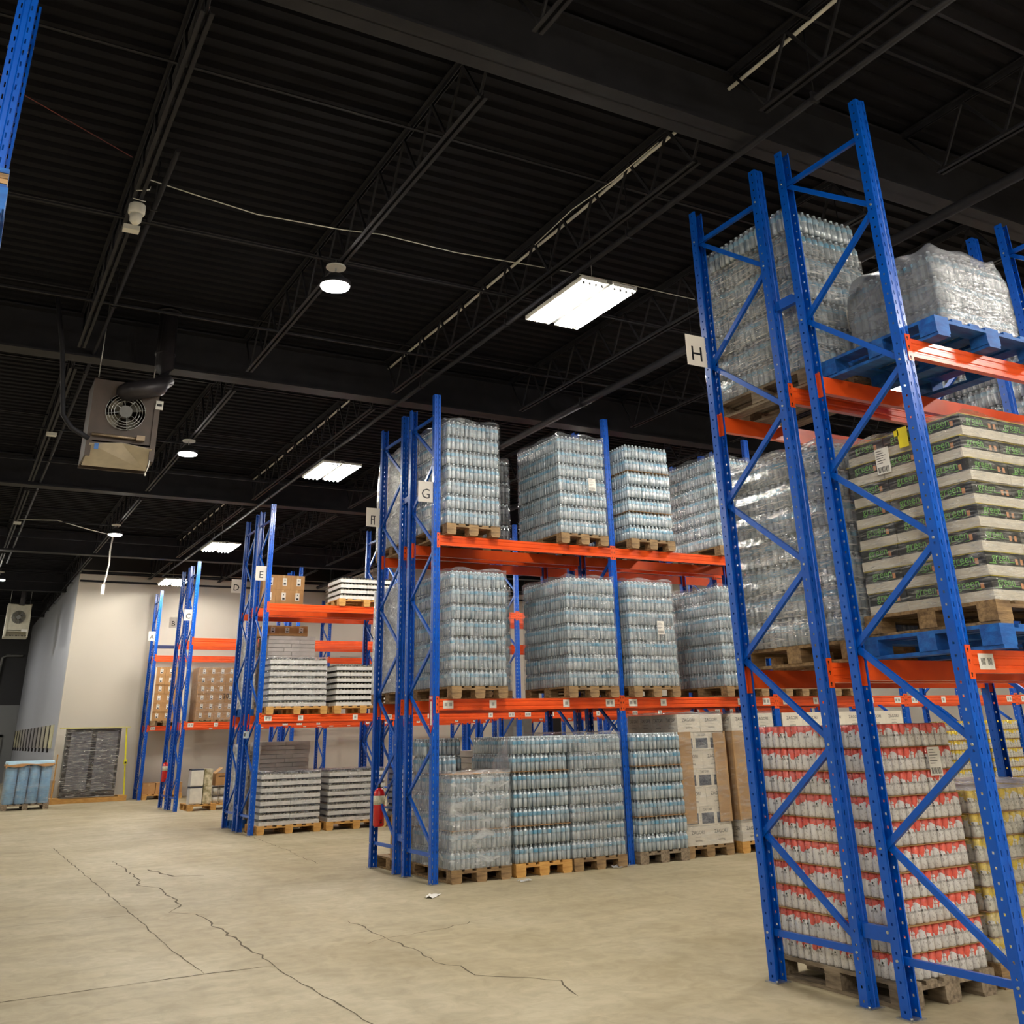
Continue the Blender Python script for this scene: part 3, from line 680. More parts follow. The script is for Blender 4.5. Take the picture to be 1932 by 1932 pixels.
# H row (far side rack) and the nearest rack
water_load(.1, -1.04, L2, 7, 'large wrapped water load, H rack middle level, behind nearest frames', film=True, wfilm=STRK)
water_load(1.02, -1.02, L2, 7, 'water load, H rack middle level, behind the black and white boxes', film=True)
water_load(.1, -1.0, L3, 7, 'tall labelled wrapped water load, top of the H rack', film=True, wood=WOODG, lab=(.13, -.64, .45, '-y'), taper=.22, wfilm=STRK)
water_load(2.97, -1.0, L3, 6, 'wrapped bottle load, H rack top level, at the right edge', film=True)

# silver-wrapped bottles on blue pallet, top of nearest rack
pallet(.75, -1.6, L3, 1.2, 1.05, WOODB, 'blue painted pallet under the grey wrapped load, top of nearest rack', name='blue_pallet')
S = thing('bottle_load', 'low grey wrapped bottle load on a blue pallet, top of nearest rack', 'bottles', (.8, -1.62, L3+ZP), 0, 'pallet loads of bottled water')
load_packs(S, WPACK[0], 3, 2, 3, .8, .8, .203, seed=41)
put('stretch_film', film_mesh(.84, .86, .66, 77, STRETCHG, .1), S, (0, 0, .001))

# can loads
def can_load(x, y, z, layers, me, desc, wood=WOODG, film=False, sk=None, extra=0):
    _n[0] += 1; cx, cy = x+.4, y+.6
    pallet(cx, cy, z, .82, 1.22, wood, 'wooden pallet under '+desc)
    L = thing('can_load', desc, 'cans', (cx, cy, z+ZP), 0, 'pallet loads of drink cans')
    load_packs(L, me, 3, 3, layers, .8, 1.2, .1475, seed=_n[0], sheet=(SHEET, 1, 0), name='can_pack', jit=.005)
    if film: put('stretch_film', film_mesh(.835, 1.235, layers*.1475+.02, _n[0], STRETCH), L, (0, 0, .001))
    return L
r_ = can_load(.1, -1.03, 0, 10, RPACK, 'tall red and white can load on the H rack floor')
ship_label(r_, .2, -.607, 1.23, '-y')
can_load(1.03, -1.0, 0, 7, YPACK, 'yellow and white can load beside the red cans', WOOD, True)
can_load(1.93, -1.0, 0, 7, YPACK, 'second yellow can load, H rack floor, right edge', WOOD)
can_load(9.45, 5.75, 0, 9, YPACK, 'distant yellow can load on the G rack floor, right edge')
can_load(10.35, 5.75, 0, 10, YPACK, 'farthest yellow can load on the floor of the G rack')
# white shipping sign leaning in the can area
o = MB().box(0, .32, -.006, .006, 0, .42).build('paper_poster', WHITEP, None, (1.5, -1.045, .5)); tag(o, 'white paper poster taped to the yellow can load', 'poster')
# ZAGORI carton loads
def zcarton(w, l, h, kind):
    b = MB().box(-w/2, w/2, -l/2, l/2, 0, h-.003)
    for fc, X, Y, ww in (('-y', 0, -l/2-.0006, w), ('-x', -w/2-.0006, 0, l)):
        def q(u0, u1, z0, z1, mi):
            if fc == '-y': b.box(u0, u1, Y-.0008, Y, z0, z1, mi)
            else: b.box(X-.0008, X, u0, u1, z0, z1, mi)
        if kind == 0:
            b.text('ZAGORI' if fc == '-y' else 'ΖΑΓΟΡΙ', .062, face_M(X, Y, h*.66, fc), 1); q(-.05, .05, h*.44, h*.45, 1)
            b.text('sparkling', .034, face_M(X, Y, h*.26, fc), 1)
        else:
            b.text('ΖΑΓΟΡΙ', .045, face_M(X, Y, h*.82, fc), 1); q(-ww*.4, ww*.4, h*.1, h*.66, 2)
    return b.data('carton', [CARTW, INK, PHOTO])
ZC = (zcarton(.398, .298, .236, 0), zcarton(.264, .398, .236, 1))
zf = lambda k: (ZC[0], 2, 4, .4, .3) if k % 2 == 0 else (ZC[1], 3, 3, .267, .4)
def zagori(x, y, desc, kraft=True, wrap=True, layers=7, z=0, wood=WOOD):
    _n[0] += 1; cx, cy = x+.4, y+.6
    pallet(cx, cy, z, .82, 1.2, wood, 'wooden pallet under '+desc)
    L = thing('carton_load', desc, 'boxes', (cx, cy, z+ZP), rnd.uniform(-.01, .01), 'pallet loads of white printed cartons')
    load_packs(L, zf, 3, 3, layers, .8, 1.2, .236, seed=_n[0], name='carton', jit=.003)
    if kraft:
        for sx in (-1, 1):
            b = MB(); xa, xb = sorted((sx*.412, sx*.2)); b.box(xa, xb, -.618, -.61, .27, 1.42 if sx < 0 else 1.4)
            xc, xd = sorted((sx*.41, sx*.418)); b.box(xc, xd, -.618, -.3, .27, 1.42)
            b.build('corner_board', CARDK, L)
    if wrap: put('stretch_film', film_mesh(.845, 1.245, layers*.236+.02, _n[0], STRETCH), L, (0, 0, .001))
zagori(3.75, 5.75, 'wrapped white printed cartons with kraft corners, beside the water loads')
zagori(4.72, 5.75, 'white printed cartons with kraft corners, beside the H post', wood=WOODY)
zagori(5.72, 5.75, 'white printed cartons seen over the red cans, leftmost', wrap=False)
zagori(6.62, 5.75, 'white printed cartons seen over the red cans, middle', wrap=False, kraft=False)
zagori(7.5, 5.75, 'white printed cartons seen over the red cans, rightmost', wrap=False, kraft=False)
zagori(8.5, 5.9, 'low load of white printed cartons behind the yellow cans', wrap=False, kraft=False, layers=4)
# black and white 'green' display trays on the nearest rack
def green_tray():
    w, l, h = .395, .325, .149; b = MB()
    b.box(-w/2, w/2, -l/2, l/2, 0, .062, 0); b.box(-w/2+.004, w/2-.004, -l/2+.004, l/2-.004, .062, h-.006, 1)
    b.box(-w/2, w/2, -l/2, l/2, h-.006, h-.001, 3)
    for fc, X, Y, n in (('-y', 0, -l/2+.0035, 2), ('-x', -w/2+.0035, 0, 1)):
        M = face_M(X-.05 if fc == '-y' else X, Y if fc == '-y' else Y+.01, .112, fc); b.text('green', .075, M, 2)
        for k in range(n):
            u = .1+.05*k if fc == '-y' else -.09
            if fc == '-y': b.box(u-.012, u+.012, Y-.001, Y, .075, .11, 4)
            else: b.box(X-.001, X, u-.012, u+.012, .075, .11, 4)
        for j in range(3):
            if fc == '-y': b.box(-.17+.09*j, -.1+.09*j, Y-.001, Y, .072+.006*j, .076+.006*j, 2)
            else: b.box(X-.001, X, -.08+.05*j, -.04+.05*j, .072+.006*j, .076+.006*j, 2)
    return b.data('display_tray', [CARTW, BLK, GRN, YEL, SKIN])
GT = green_tray()
pallet(.74, -1.6, L2, 1.2, 1.08, WOODB, 'blue painted pallet at the bottom of the black and white box stack', name='blue_pallet')
pallet(.78, -1.6, L2+ZP, 1.2, 1.04, WOOD, 'wooden pallet stacked on the blue pallet under the black and white boxes')
S = thing('carton_load', 'wrapped stack of black and white display boxes reading green', 'boxes', (.8, -1.62, L2+2*ZP), 0, None)
load_packs(S, GT, 3, 3, 8, 1.19, .98, .15, seed=5, name='display_tray', jit=.006)
put('stretch_film', film_mesh(1.225, 1.02, 1.22, 55, film_mat('box_glint_film', .02, .45, (.97, .96, .92), (1.6, 1.6, 13), .9, .12)), S, (0, 0, -.01))  # pale streaks in this film are painted glints
b = MB().box(-.04, .04, -.002, .002, -.07, .07).box(-.07, -.03, -.002, .002, .02, .06); b.build('yellow_tag', mat('yellow_tag', C8(240, 220, 30), .5), S, (-.62, -.05, 1.14), -PI/2)
ship_label(S, -.622, .15, 1.02, '-x')
can_pallet2 = pallet(2.05, -1.6, L2, 1.1, 1.08, WOODB, 'blue painted pallet at the right edge on the nearest rack middle level', name='blue_pallet')

# white jar trays (E row)
def jar_tray():
    w, l = .28, .39; b = MB(); b.box(-w/2, w/2, -l/2, l/2, 0, .064, 0)
    nx, ny = 4, 6
    for i in range(nx):
        for j in range(ny):
            if 0 < i < nx-1 and 0 < j < ny-1: continue
            b.lathe((i-(nx-1)/2)*.068, (j-(ny-1)/2)*.063, .064, [(.03, 0), (.03, .018), (.025, .019), (.025, .036), (.023, .039)], 8, mis=[1, 2, 2, 2])
    return b.data('jar_tray', [TRAYW, JAR, LIDK])
JT = jar_tray()
def jar_load(x, y, z, layers, desc, film=True, wood=WOODY, w=1.13, l=.8):
    _n[0] += 1; cx, cy = x+w/2, y+.4
    pallet(cx, cy, z, 1.2, .84, wood, 'yellow pallet under '+desc)
    L = thing('jar_load', desc, 'jars', (cx, cy, z+ZP), 0, 'pallet loads of white jar trays')
    load_packs(L, JT, 4, 2, layers, w, l, .11, seed=_n[0], name='jar_tray', jit=.005)
    if film: put('stretch_film', film_mesh(w+.03, l+.03, layers*.11+.01, _n[0], STRETCH), L, (0, 0, .001))
jar_load(.06, YE-.05, 0, 8, 'white jar trays on the floor at the E rack end')
jar_load(1.36, YE-.05, 0, 8, 'second white jar tray load, E rack floor, near the F post')
jar_load(.08, YE-.05, L2, 8, 'white jar trays, E rack middle level, aisle end')
jar_load(1.42, YE-.05, L2, 7, 'white jar trays, E rack middle level, second from aisle end', film=False)
jar_load(1.42, YE-.05, L3, 4, 'low white jar tray load, E rack top level', film=False)
jar_load(2.86, YE-.05, 0, 8, 'white jar trays, E rack floor, glimpsed behind the F rack')
# grey flat cartons (D row)
def gcarton(w, l, h, m=CARDG):
    return MB().box(-w/2+.002, w/2-.002, -l/2+.002, l/2-.002, 0, h-.006).data('flat_carton', m)
def flat_load(x, y, z, layers, desc, w=1.0, l=.8, h=.078):
    _n[0] += 1; cx, cy = x+w/2, y+l/2
    pallet(cx, cy, z, w+.05, l+.05, WOOD, 'wooden pallet under '+desc)
    L = thing('carton_load', desc, 'boxes', (cx, cy, z+ZP), 0, 'pallet loads of grey flat cartons')
    A, B = gcarton(w/2, l, h), gcarton(w/3, l, h)
    load_packs(L, lambda k: (A, 2, 1, w/2, l) if k % 2 else (B, 3, 1, w/3, l), 2, 1, layers, w, l, h, seed=_n[0], name='flat_carton', jit=.006)
    return L
flat_load(.36, 14.75, 0, 18, 'tall grey flat carton stack, D rack floor')
flat_load(.36, 14.75, L2, 18, 'tall grey flat carton stack, D rack middle level')
def label_box(w, l, h, lab=True, m=CARD, text=None):
    b = MB().box(-w/2+.001, w/2-.001, -l/2+.001, l/2-.001, 0, h-.002)
    b.box(-.02, .02, -l/2-.0005, -l/2+.001, h*.75, h-.002, 3)
    if lab:
        b.box(-.045+.02, .045+.02, -l/2-.001, -l/2, h*.28, h*.8, 1); b.box(-.025+.02, .025+.02, -l/2-.0018, -l/2-.001, h*.34, h*.46, 2); b.box(.012, .028, -l/2-.0018, -l/2-.001, h*.62, h*.7, 2)
    if text: b.text(text, .07, face_M(0, -l/2-.001, h*.3), 2)
    return b.data('carton', [m, WHITEP, INK, mat('parcel_tape', C8(196, 158, 108), .35)])
BX = label_box(.285, .3, .256)
def box_load(x, y, z, nx, ny, layers, desc, wood=WOOD, film=True, me=None, w=.285, h=.256, film_m=None, l=.3):
    _n[0] += 1; W_ = nx*w; cx, cy = x+W_/2, y+ny*l/2
    pallet(cx, cy, z, max(W_, .8)+.02, ny*l+.02, wood, 'wooden pallet under '+desc, simple=True)
    L = thing('carton_load', desc, 'boxes', (cx, cy, z+ZP), 0, 'pallet loads of brown cartons')
    load_packs(L, me or BX, nx, ny, layers, W_, ny*l, h, seed=_n[0], name='carton', jit=.004)
    if film: put('stretch_film', film_mesh(W_+.03, ny*l+.03, layers*h+.01, _n[0], film_m or STRETCH), L, (0, 0, .001))
    return L
cA = box_load(.33, YA-.1, L2, 3, 3, 6, 'labelled brown carton load, A rack middle level, leftmost', film=False)
cv = box_load(1.62, YA-.1, L2, 4, 3, 6, 'labelled brown carton load with marked number, A rack middle level')
MB().text('30', .2, face_M(.32, -.48, .68)).build('marker_number', INK, cv)
for cx in (.02, .9+.0): MB().box(-.02, .02, -.02, .02, 0, 1.54).build('edge_protector', CARTW, cA, (cx-.46, -.472, .0))
BB = label_box(.33, .35, .2, True, CARD, None)
S = thing('carton_load', 'brown cartons on top of the grey cartons at the D rack middle level', 'boxes', (.72, 15.1, L2+ZP+18*.078), 0, None)
load_packs(S, BB, 3, 2, 1, .9, .7, .2, seed=9, name='carton')
box_load(.15, 14.75, L3, 3, 2, 2, 'brown cartons with white labels, D rack top level', me=label_box(.3, .35, .3), w=.3, h=.3, film=False, l=.35)
# white wrapped rolls at the D rack end
for z, hh, dsc in ((0, 1.35, 'white wrapped narrow stack, floor at the D rack end'), (L2, 1.45, 'white wrapped narrow stack, D rack middle level end')):
    pallet(.15, 15.9-.35, z, .3, .6, WOODB, 'small dark blue pallet under the '+dsc, simple=True)
    S = thing('wrapped_stack', dsc, 'wrapped goods', (.15, 15.55, z+ZP)); MB().box(-.12, .12, -.27, .27, 0, hh-.02).build('goods', CARTW, S)
    put('stretch_film', film_mesh(.29, .58, hh, int(z*7)+3, STRETCHW), S)

# boxes on the floor at the F rack end
pallet(.5, 7.35, 0, .8, .9, WOOD, 'dark wooden pallet under the brown carton at the F rack end')
o = label_box(.6, .42, .5, True, CARDK); o = put('carton', o, None, (.45, 7.2, ZP)); tag(o, 'tall brown carton on a pallet behind the F rack fire extinguisher', 'box')
flat_load(1.2, 7.05, 0, 16, 'pale flat carton stack on the floor behind the G rack end', w=.8, l=.7)

# A rack floor: brown cartons
pallet(.9, YA+.42, 0, 1.15, .9, WOODY, 'fresh wooden pallet on the floor at the A rack end')
for k, (x, w) in enumerate(((.52, .36), (.92, .4), (1.3, .36))):
    o = put('carton', label_box(w, .6, .3, k == 1), None, (x, YA+.4, ZP)); tag(o, ('left', 'labelled middle', 'right')[k]+' brown carton of three on the floor pallet at the A rack', 'box', 'brown cartons on the A rack floor pallet')
# C rack floor: white fridges, open carton, wrapped tubs
pallet(1.0, YC+.38, 0, 1.25, .95, WOODY, 'wooden pallet on the floor at the C rack with mixed goods')
FRD = mat('white_appliance', C8(232, 228, 216), .3, coat=.3); FRS = mat('dark_seam', C8(70, 76, 92), .4)
for k in range(2):
    f = thing('compact_fridge', ('lower', 'upper')[k]+' of two stacked white compact fridges on the C rack floor pallet', 'fridge', (.56, YC+.12, ZP+k*.4))
    MB().box(-.15, .15, -.14, .16, 0, .385).build('cabinet', FRD, f); MB().box(-.145, .15, -.165, -.145, .02, .36).build('door', FRD, f); MB().box(-.15, .15, -.15, .16, .36, .395).build('top_wrap', FRS, f)
PIC = mat('picture_print', C8(226, 218, 190), .5, 0, C8(120, 110, 60), 9)
for k in range(2):
    o = MB().box(-.1, .1, -.15, .15, 0, .39).build('picture_carton', PIC, None, (.84, YC+.15, ZP+k*.395)); tag(o, ('lower', 'upper')[k]+' picture printed carton beside the white fridges', 'box', 'picture cartons beside the fridges')
TUBM = mat('white_tub', C8(214, 210, 200), .35); TLID = mat('grey_lid', C8(90, 88, 86), .4)
for i in range(3):
    for k in range(2):
        t = thing('tub', f'{("lower", "upper")[k]} wrapped white tub, {("first", "second", "third")[i]} from the fridges', 'tub', (1.06+i*.17, YC+.1, ZP+k*.2), 0, 'white tubs on the C rack floor pallet')
        MB().lathe(0, 0, 0, [(.065, 0), (.078, .15)], 14).build('tub_body', TUBM, t); MB().lathe(0, 0, .15, [(.082, 0), (.082, .025)], 14).build('tub_lid', TLID, t)
o = thing('open_carton', 'open brown carton with raised flap on top of the white tubs', 'box', (1.24, YC+.2, ZP+.4))
MB().box(-.22, .22, -.2, .2, 0, .004).box(-.22, -.214, -.2, .2, 0, .27).box(.214, .22, -.2, .2, 0, .27).box(-.22, .22, -.2, -.194, 0, .27).box(-.22, .22, .194, .2, 0, .27).build('carton_body', CARD, o)
MB().obox((-.22, 0, .27), (-.05, 0, .4), .4, .006, (0, 0, 1)).build('flap', CARD, o); MB().obox((.22, 0, .27), (.38, 0, .22), .4, .006).build('flap', CARD, o)
MB().box(-.15, .2, -.202, -.2, .19, .22).build('printed_band', mat('brown_print', C8(80, 60, 44), .6), o)
for k in range(2):
    o = MB().box(-.12, .12, -.14, .14, 0, .36).build('picture_carton', PIC, None, (1.76, YC+.15, ZP+k*.365)); tag(o, ('lower', 'upper')[k]+' white printed carton at the right end of the C rack floor pallet', 'box', 'white printed cartons at the pallet end')
# ------------------------------------------------------------------ left side: blue rolls, wrapped panels on skid, colour strips
pallet(-2.93, 25.75, 0, 1.15, 1.0, WOODG, 'low dark pallet under the blue wrapped rolls by the far left wall')
S = thing('roll_load', 'pale blue wrapped upright rolls with a cardboard cover, by the far left corner', 'wrapped goods', (-2.93, 25.75, ZP))
BR = mat('blue_plastic_roll', C8(134, 176, 206), .3, 0, C8(100, 150, 190), 5, coat=.3)
rm = MB().lathe(0, 0, 0, [(.12, 0), (.135, .02), (.135, .9), (.11, .93)], 14).data('roll', BR)
for i in range(4):
    for j in range(3): put('roll', rm, S, (-.42+i*.28, -.3+j*.3, 0))
b = MB(); V = []; n = 40
per = rounded_rect(1.18, 1.0, .06, 10, 8)
for q, (x, y) in enumerate(per): V += [(x*.97, y*.97, 1.04), (x, y, .97+.012*math.sin(q)), (x*1.02, y*1.02, .91+.025*math.sin(q*1.1)+.02*math.sin(q*.43))]
m = len(per); b.add(V, [(3*q, 3*q+1, 3*((q+1) % m)+1, 3*((q+1) % m)) for q in range(m)], 0, True).add([], [])
o2 = len(b.v)-len(V)
for q in range(m): b.f.append([3*q+1, 3*q+2, 3*((q+1) % m)+2, 3*((q+1) % m)+1]); b.m.append(1); b.sm.append(True)
b.f.append([3*q for q in range(m)]); b.m.append(0); b.sm.append(False)
b.build('cover_sheet', [mat('pale_blue_cover', C8(176, 208, 226), .4), CARD], S)
put('stretch_film', film_mesh(1.17, .96, .95, 12, STRETCH), S)
S = thing('wrapped_crate', 'tall black framed panels wrapped in film, standing on a wooden skid against the back wall', 'wrapped panel', (-1.12, 27.45, 0), .07)
MB().box(-1.05, 1.05, -.14, -.04, 0, .12).box(-1.05, 1.05, .2, .3, 0, .12).box(-1.05, -.8, -.14, .3, .12, .15).box(.8, 1.05, -.14, .3, .12, .15).build('wooden_skid', WOODY, S)
BP = mat('black_panel', C8(26, 24, 26), .3, coat=.3); GP = mat('grey_pane', C8(112, 112, 116), .25, 0, C8(84, 84, 90), 3)
MB().box(-.82, .7, -.06, .14, .15, 1.98).build('panel_body', BP, S)
MB().box(-.7, -.12, -.068, -.06, .35, 1.9).box(.02, .62, -.068, -.06, .3, 1.9).build('panel_pane', GP, S)
put('stretch_film', film_mesh(1.56, .24, 1.86, 31, film_mat('streaky_film', .0, .55, (.92, .9, .84), (1, 1, 9), .9, .12)), S, (-.06, .04, .14))
MB().box(-1.0, .95, -.12, .16, 1.99, 2.02).build('top_board', mat('yellow_top_board', C8(214, 204, 130), .6), S)
MB().obox((-1.0, -.05, .15), (-.98, 0, 1.3), .03, .03).build('post', WOODY, S)
MB().obox((.84, -.07, 1.98), (.9, -.1, 1.1), .045, .004, (0, 1, 0)).obox((.9, -.1, 1.1), (.98, -.08, .15), .04, .004, (0, 1, 0)).build('ratchet_strap', mat('yellow_strap', C8(222, 214, 30), .5), S)
MB().box(.86, .95, -.13, -.1, .98, 1.12).box(.88, .93, -.14, -.1, 1.0, 1.05, 1).build('ratchet', [mat('yellow_ratchet', C8(226, 222, 40), .4), INK], S)
o = MB().box(-.004, .004, -.18, .18, 0, .6).build('cardboard_sheet', CARDK, None, (-2.2, 27.9, 0)); o.rotation_euler = (0, .1, .9); tag(o, 'brown cardboard sheet leaning at the white wall corner beside the wrapped panels', 'cardboard')
# colour strips along the left wall
for k in range(12):
    y = 29.6+k*1.45; t_ = k/11
    c = C8(200-60*math.sin(PI*t_), 196-60*math.sin(PI*t_), 160-20*math.sin(PI*t_))
    o = MB().box(-.03, 0, 0, .85, 0, .68).box(-.05, 0, .85, 1.0, -.12, .68, 1).build('wall_slat', [mat('slat_paint', c, .5), DARK], None, (-2.1, y, 1.46))
    tag(o, f'{("first", "second", "third", "fourth", "fifth", "sixth", "seventh", "eighth", "ninth", "tenth", "eleventh", "twelfth")[k]} from the right of the upright pale slats on the far left wall', 'wall slat', 'upright slats on the left wall')

# ------------------------------------------------------------------ lamps
TUBE = emis('fluorescent_tube', (1, .955, .87), TUBE_POWER); REFL = mat('white_reflector', C8(230, 230, 224), .3, 0, spec=.6)
LENS = emis('led_lens', (1, .95, .86), LED_POWER)
tm = MB().tube([(0, -.58, 0), (0, .58, 0)], .013, 6).data('tube', TUBE)
em = MB().box(-.013, .013, -.6, -.58, -.013, .013).box(-.013, .013, .58, .6, -.013, .013).data('tube_cap', INK)
def refl_mesh():
    b = MB(); b.box(-.16, .16, -.64, .64, .035, .05)
    for s in (-1, 1): b.obox((s*.16, -.64, .04), (s*.16, .64, .04), .006, .04)
    for i in range(5):
        x = -.16+i*.08; b.add([(x, -.62, .02) if False else (x-.012, -.62, .035), (x, -.62, .006), (x+.012, -.62, .035), (x-.012, .62, .035), (x, .62, .006), (x+.012, .62, .035)], [(0, 1, 4, 3), (1, 2, 5, 4)])
    for s in (-1, 1): b.box(-.16, .16, s*.64-.004, s*.64+.004, .012, .05)
    return b.data('reflector', REFL)
RM = refl_mesh()
def highbay(x, y, z, label, rz=0):
    h = thing('highbay_light', label, 'ceiling light', (x, y, z), rz, 'fluorescent highbay lights')
    for s in (-1, 1):
        r = put('reflector', RM, h, (s*.205, 0, 0))
        for i in range(4):
            put('tube', tm, r, (-.12+i*.08, 0, -.005)); put('tube_cap', em, r, (-.12+i*.08, 0, -.005))
    MB().box(-.04, .04, -.62, .62, .03, .08).build('ballast_channel', CONC, h)
    MB().box(-.2, .2, -.45, -.41, .05, .07).box(-.2, .2, .41, .45, .05, .07).build('cross_bar', STEEL, h)
    for yy in (-.43, .43): MB().tube([(-.1, yy, .06), (-.1, yy, ZD-z)], .003, 4).build('hanging_wire', STEEL, h)
ZL = 6.2
highbay(.43, 2.65, ZL, 'large eight tube highbay light nearest the H sign')
highbay(.38, 11.3, ZL, 'eight tube highbay light in the middle, above the main aisle left of the G rack')
highbay(.38, 20.0, ZL, 'eight tube highbay light above the C rack end')
highbay(.38, 26.1, 6.12, 'farthest eight tube highbay light in front of the A rack')
for hx, hy, hn in ((.4, -6.6, 'ahead right'), (-4.6, -9.5, 'straight behind'), (-9.2, -6.6, 'far left'), (.4, -11.5, 'behind right'), (-9.2, -11.5, 'behind left'), (5.5, -10.5, 'far behind right')):  # unseen highbays added around the viewer to brighten upright faces
    highbay(hx, hy, ZL, f'eight tube highbay fill light added out of view, {hn} of the viewer')
highbay(6.5, 3.0, ZL, 'eight tube highbay light in the G and H aisle behind the H racks'); highbay(5.9, 10.5, ZL, 'added hidden eight tube highbay light filling the E and F aisle')  # the E and F aisle lamp is added, hidden behind a load
highbay(6.2, 18.3, ZL, 'added hidden eight tube highbay light filling the C and D aisle'); highbay(5.0, -5.0, ZL, 'added unseen eight tube highbay light right of the viewer'); highbay(12.5, 3.0, ZL, 'added hidden eight tube highbay light at the far end of the G aisle'); highbay(10.6, 24.6, ZL, 'added hidden eight tube highbay light at the far end of the A aisle')  # more fill lamps added out of sight, in the aisles and beside the viewer
def led(x, y, z, label, cable=False):
    h = thing('round_led_light', label, 'ceiling light', (x, y, z), 0, 'round LED lights')
    MB().lathe(0, 0, .02, [(.165, 0), (.17, .01), (.17, .05), (.12, .08), (.07, .14)], 24).build('housing', BLACKS, h)
    MB().lathe(0, 0, .005, [(.155, 0), (.155, .014)], 24).build('lens', LENS, h)
    MB().tube([(0, 0, .15), (0, 0, 6.55-z)], .008, 6).build('hook_rod', STEEL, h)
    MB().lathe(0, 0, 6.5-z-.06, [(.11, 0), (.11, .02)], 16).build('mounting_plate', WPLAS, h)
    return h
led(-2.3, 3.4, ZL, 'round LED light, largest in the photo, left of the big tube fixture'); led(-2.3, 11.1, ZL, 'middle round LED light right of the hanging heater')
led(-2.33, 19.2, ZL, 'far round LED light with a white cord hanging below it'); led(-4.4, 27.9, ZL, 'round LED light cut by the left edge near the far heater')
led(-2.3, -4.3, ZL, 'round LED light above the viewer'); led(-6.6, -4.3, ZL, 'added unseen round LED light above and left of the viewer'); led(-8.5, 3.4, ZL, 'added unseen round LED fill light far left')  # the two lamps further left are unseen, added as fill
highbay(-8.0, 31.5, ZL, 'added eight tube highbay lighting the left wall, out of view'); highbay(-8.0, 40.5, ZL, 'farther added eight tube highbay lighting the left wall, out of view')  # unseen pair added to brighten the left wall
highbay(-9.2, 12, ZL, 'added eight tube highbay light left of the main aisle, out of view'); highbay(-9.2, 21, ZL, 'second added eight tube highbay light left of the main aisle, out of view')  # unseen fill lamps added beyond the left side of the view
b = MB().tube([(-2.18, 20.85, 6.45), (-2.2, 20.86, 6.1), (-2.18, 20.85, 5.8), (-2.22, 20.85, 5.4), (-2.25, 20.85, 5.25)], .02, 8)
S = thing('hanging_cord', 'white power cord hanging under the far round lamp', 'cord', (0, 0, 0)); b.build('cord', WPLAS, S); MB().box(-2.29, -2.21, 20.81, 20.89, 5.02, 5.26).build('socket_end', WPLAS, S)
# white cable run through the joist, and the sagging wire
def dashed(pts, r, name, label, cat='cable'):
    o = MB().tube(pts, r, 6).build(name, WPLAS); tag(o, label, cat); return o
dashed([(.075, y_, 7.06+.008*math.sin(y_*2.1)) for y_ in [-7+.45*i for i in range(70)]], .019, 'ceiling_cable', 'white cable running straight through the roof joist, seen as dashes')
P_ = [(-4.42, 2.86, 6.72), (-4.0, 2.88, 6.68), (-3.33, 2.9, 6.62), (-2.4, 2.9, 6.66), (-1.96, 2.92, 6.72), (-1.05, 2.92, 6.7), (-.29, 2.92, 6.74), (.43, 2.93, 6.78), (1.5, 2.94, 6.8), (2.43, 2.94, 6.8)]
dashed(P_, .006, 'ceiling_wire', 'thin white wire sagging across the ceiling between the joists')
dashed([(-.1, .3, 6.93), (-.16, 1.0, 6.86), (-.24, 1.7, 6.84), (-.12, 2.7, 6.91)], .006, 'ceiling_wire', 'loose white wire bowing beside the dashed ceiling cable')
dashed([(-4.46, 19.9, 6.55), (-3.6, 19.9, 6.6), (-2.9, 20.3, 6.52), (-2.2, 20.85, 6.5)], .01, 'ceiling_wire', 'thin wire leading to the far round lamp')
dashed([(-14, -.2, 6.9), (-7, .6, 6.85), (-5.6, 2.2, 6.9), (-4.6, 2.9, 6.95)], .005, 'ceiling_wire', 'thin reddish wire on the ceiling left of the siren').data.materials[0] = mat('red_wire', C8(120, 50, 40), .5)
# siren and sensors on the leftmost joist
S = thing('siren', 'white round siren hanging from the leftmost ceiling joist', 'siren', (-4.48, 3.0, 6.28))
MB().lathe(0, 0, .1, [(.07, 0), (.08, .02), (.08, .1), (.06, .12)], 16).build('siren_body', WPLAS, S)
MB().lathe(0, 0, 0, [(.03, 0), (.055, .03), (.06, .1)], 16).build('siren_horn', WPLAS, S)
MB().tube([(-.06, -.3, .2), (.06, -.28, .25), (.07, -.26, .3)], .005, 5).tube([(-.07, .0, .22), (.07, .0, .22)], .005, 5).tube([(-.06, -.12, .21), (.06, -.1, .21)], .005, 5).build('siren_wire', WPLAS, S)
for k, (x, y) in enumerate(((-4.46, 3.5), (-4.46, 11.7), (-4.46, 19.9))):
    o = MB().box(-.08, .08, -.05, .05, -.055, -.002).build('junction_box', WPLAS, None, (x, y, 6.5)); tag(o, ('nearest', 'middle', 'farthest')[k]+' white junction box under the leftmost ceiling joist', 'junction box', 'white boxes on the leftmost joist')

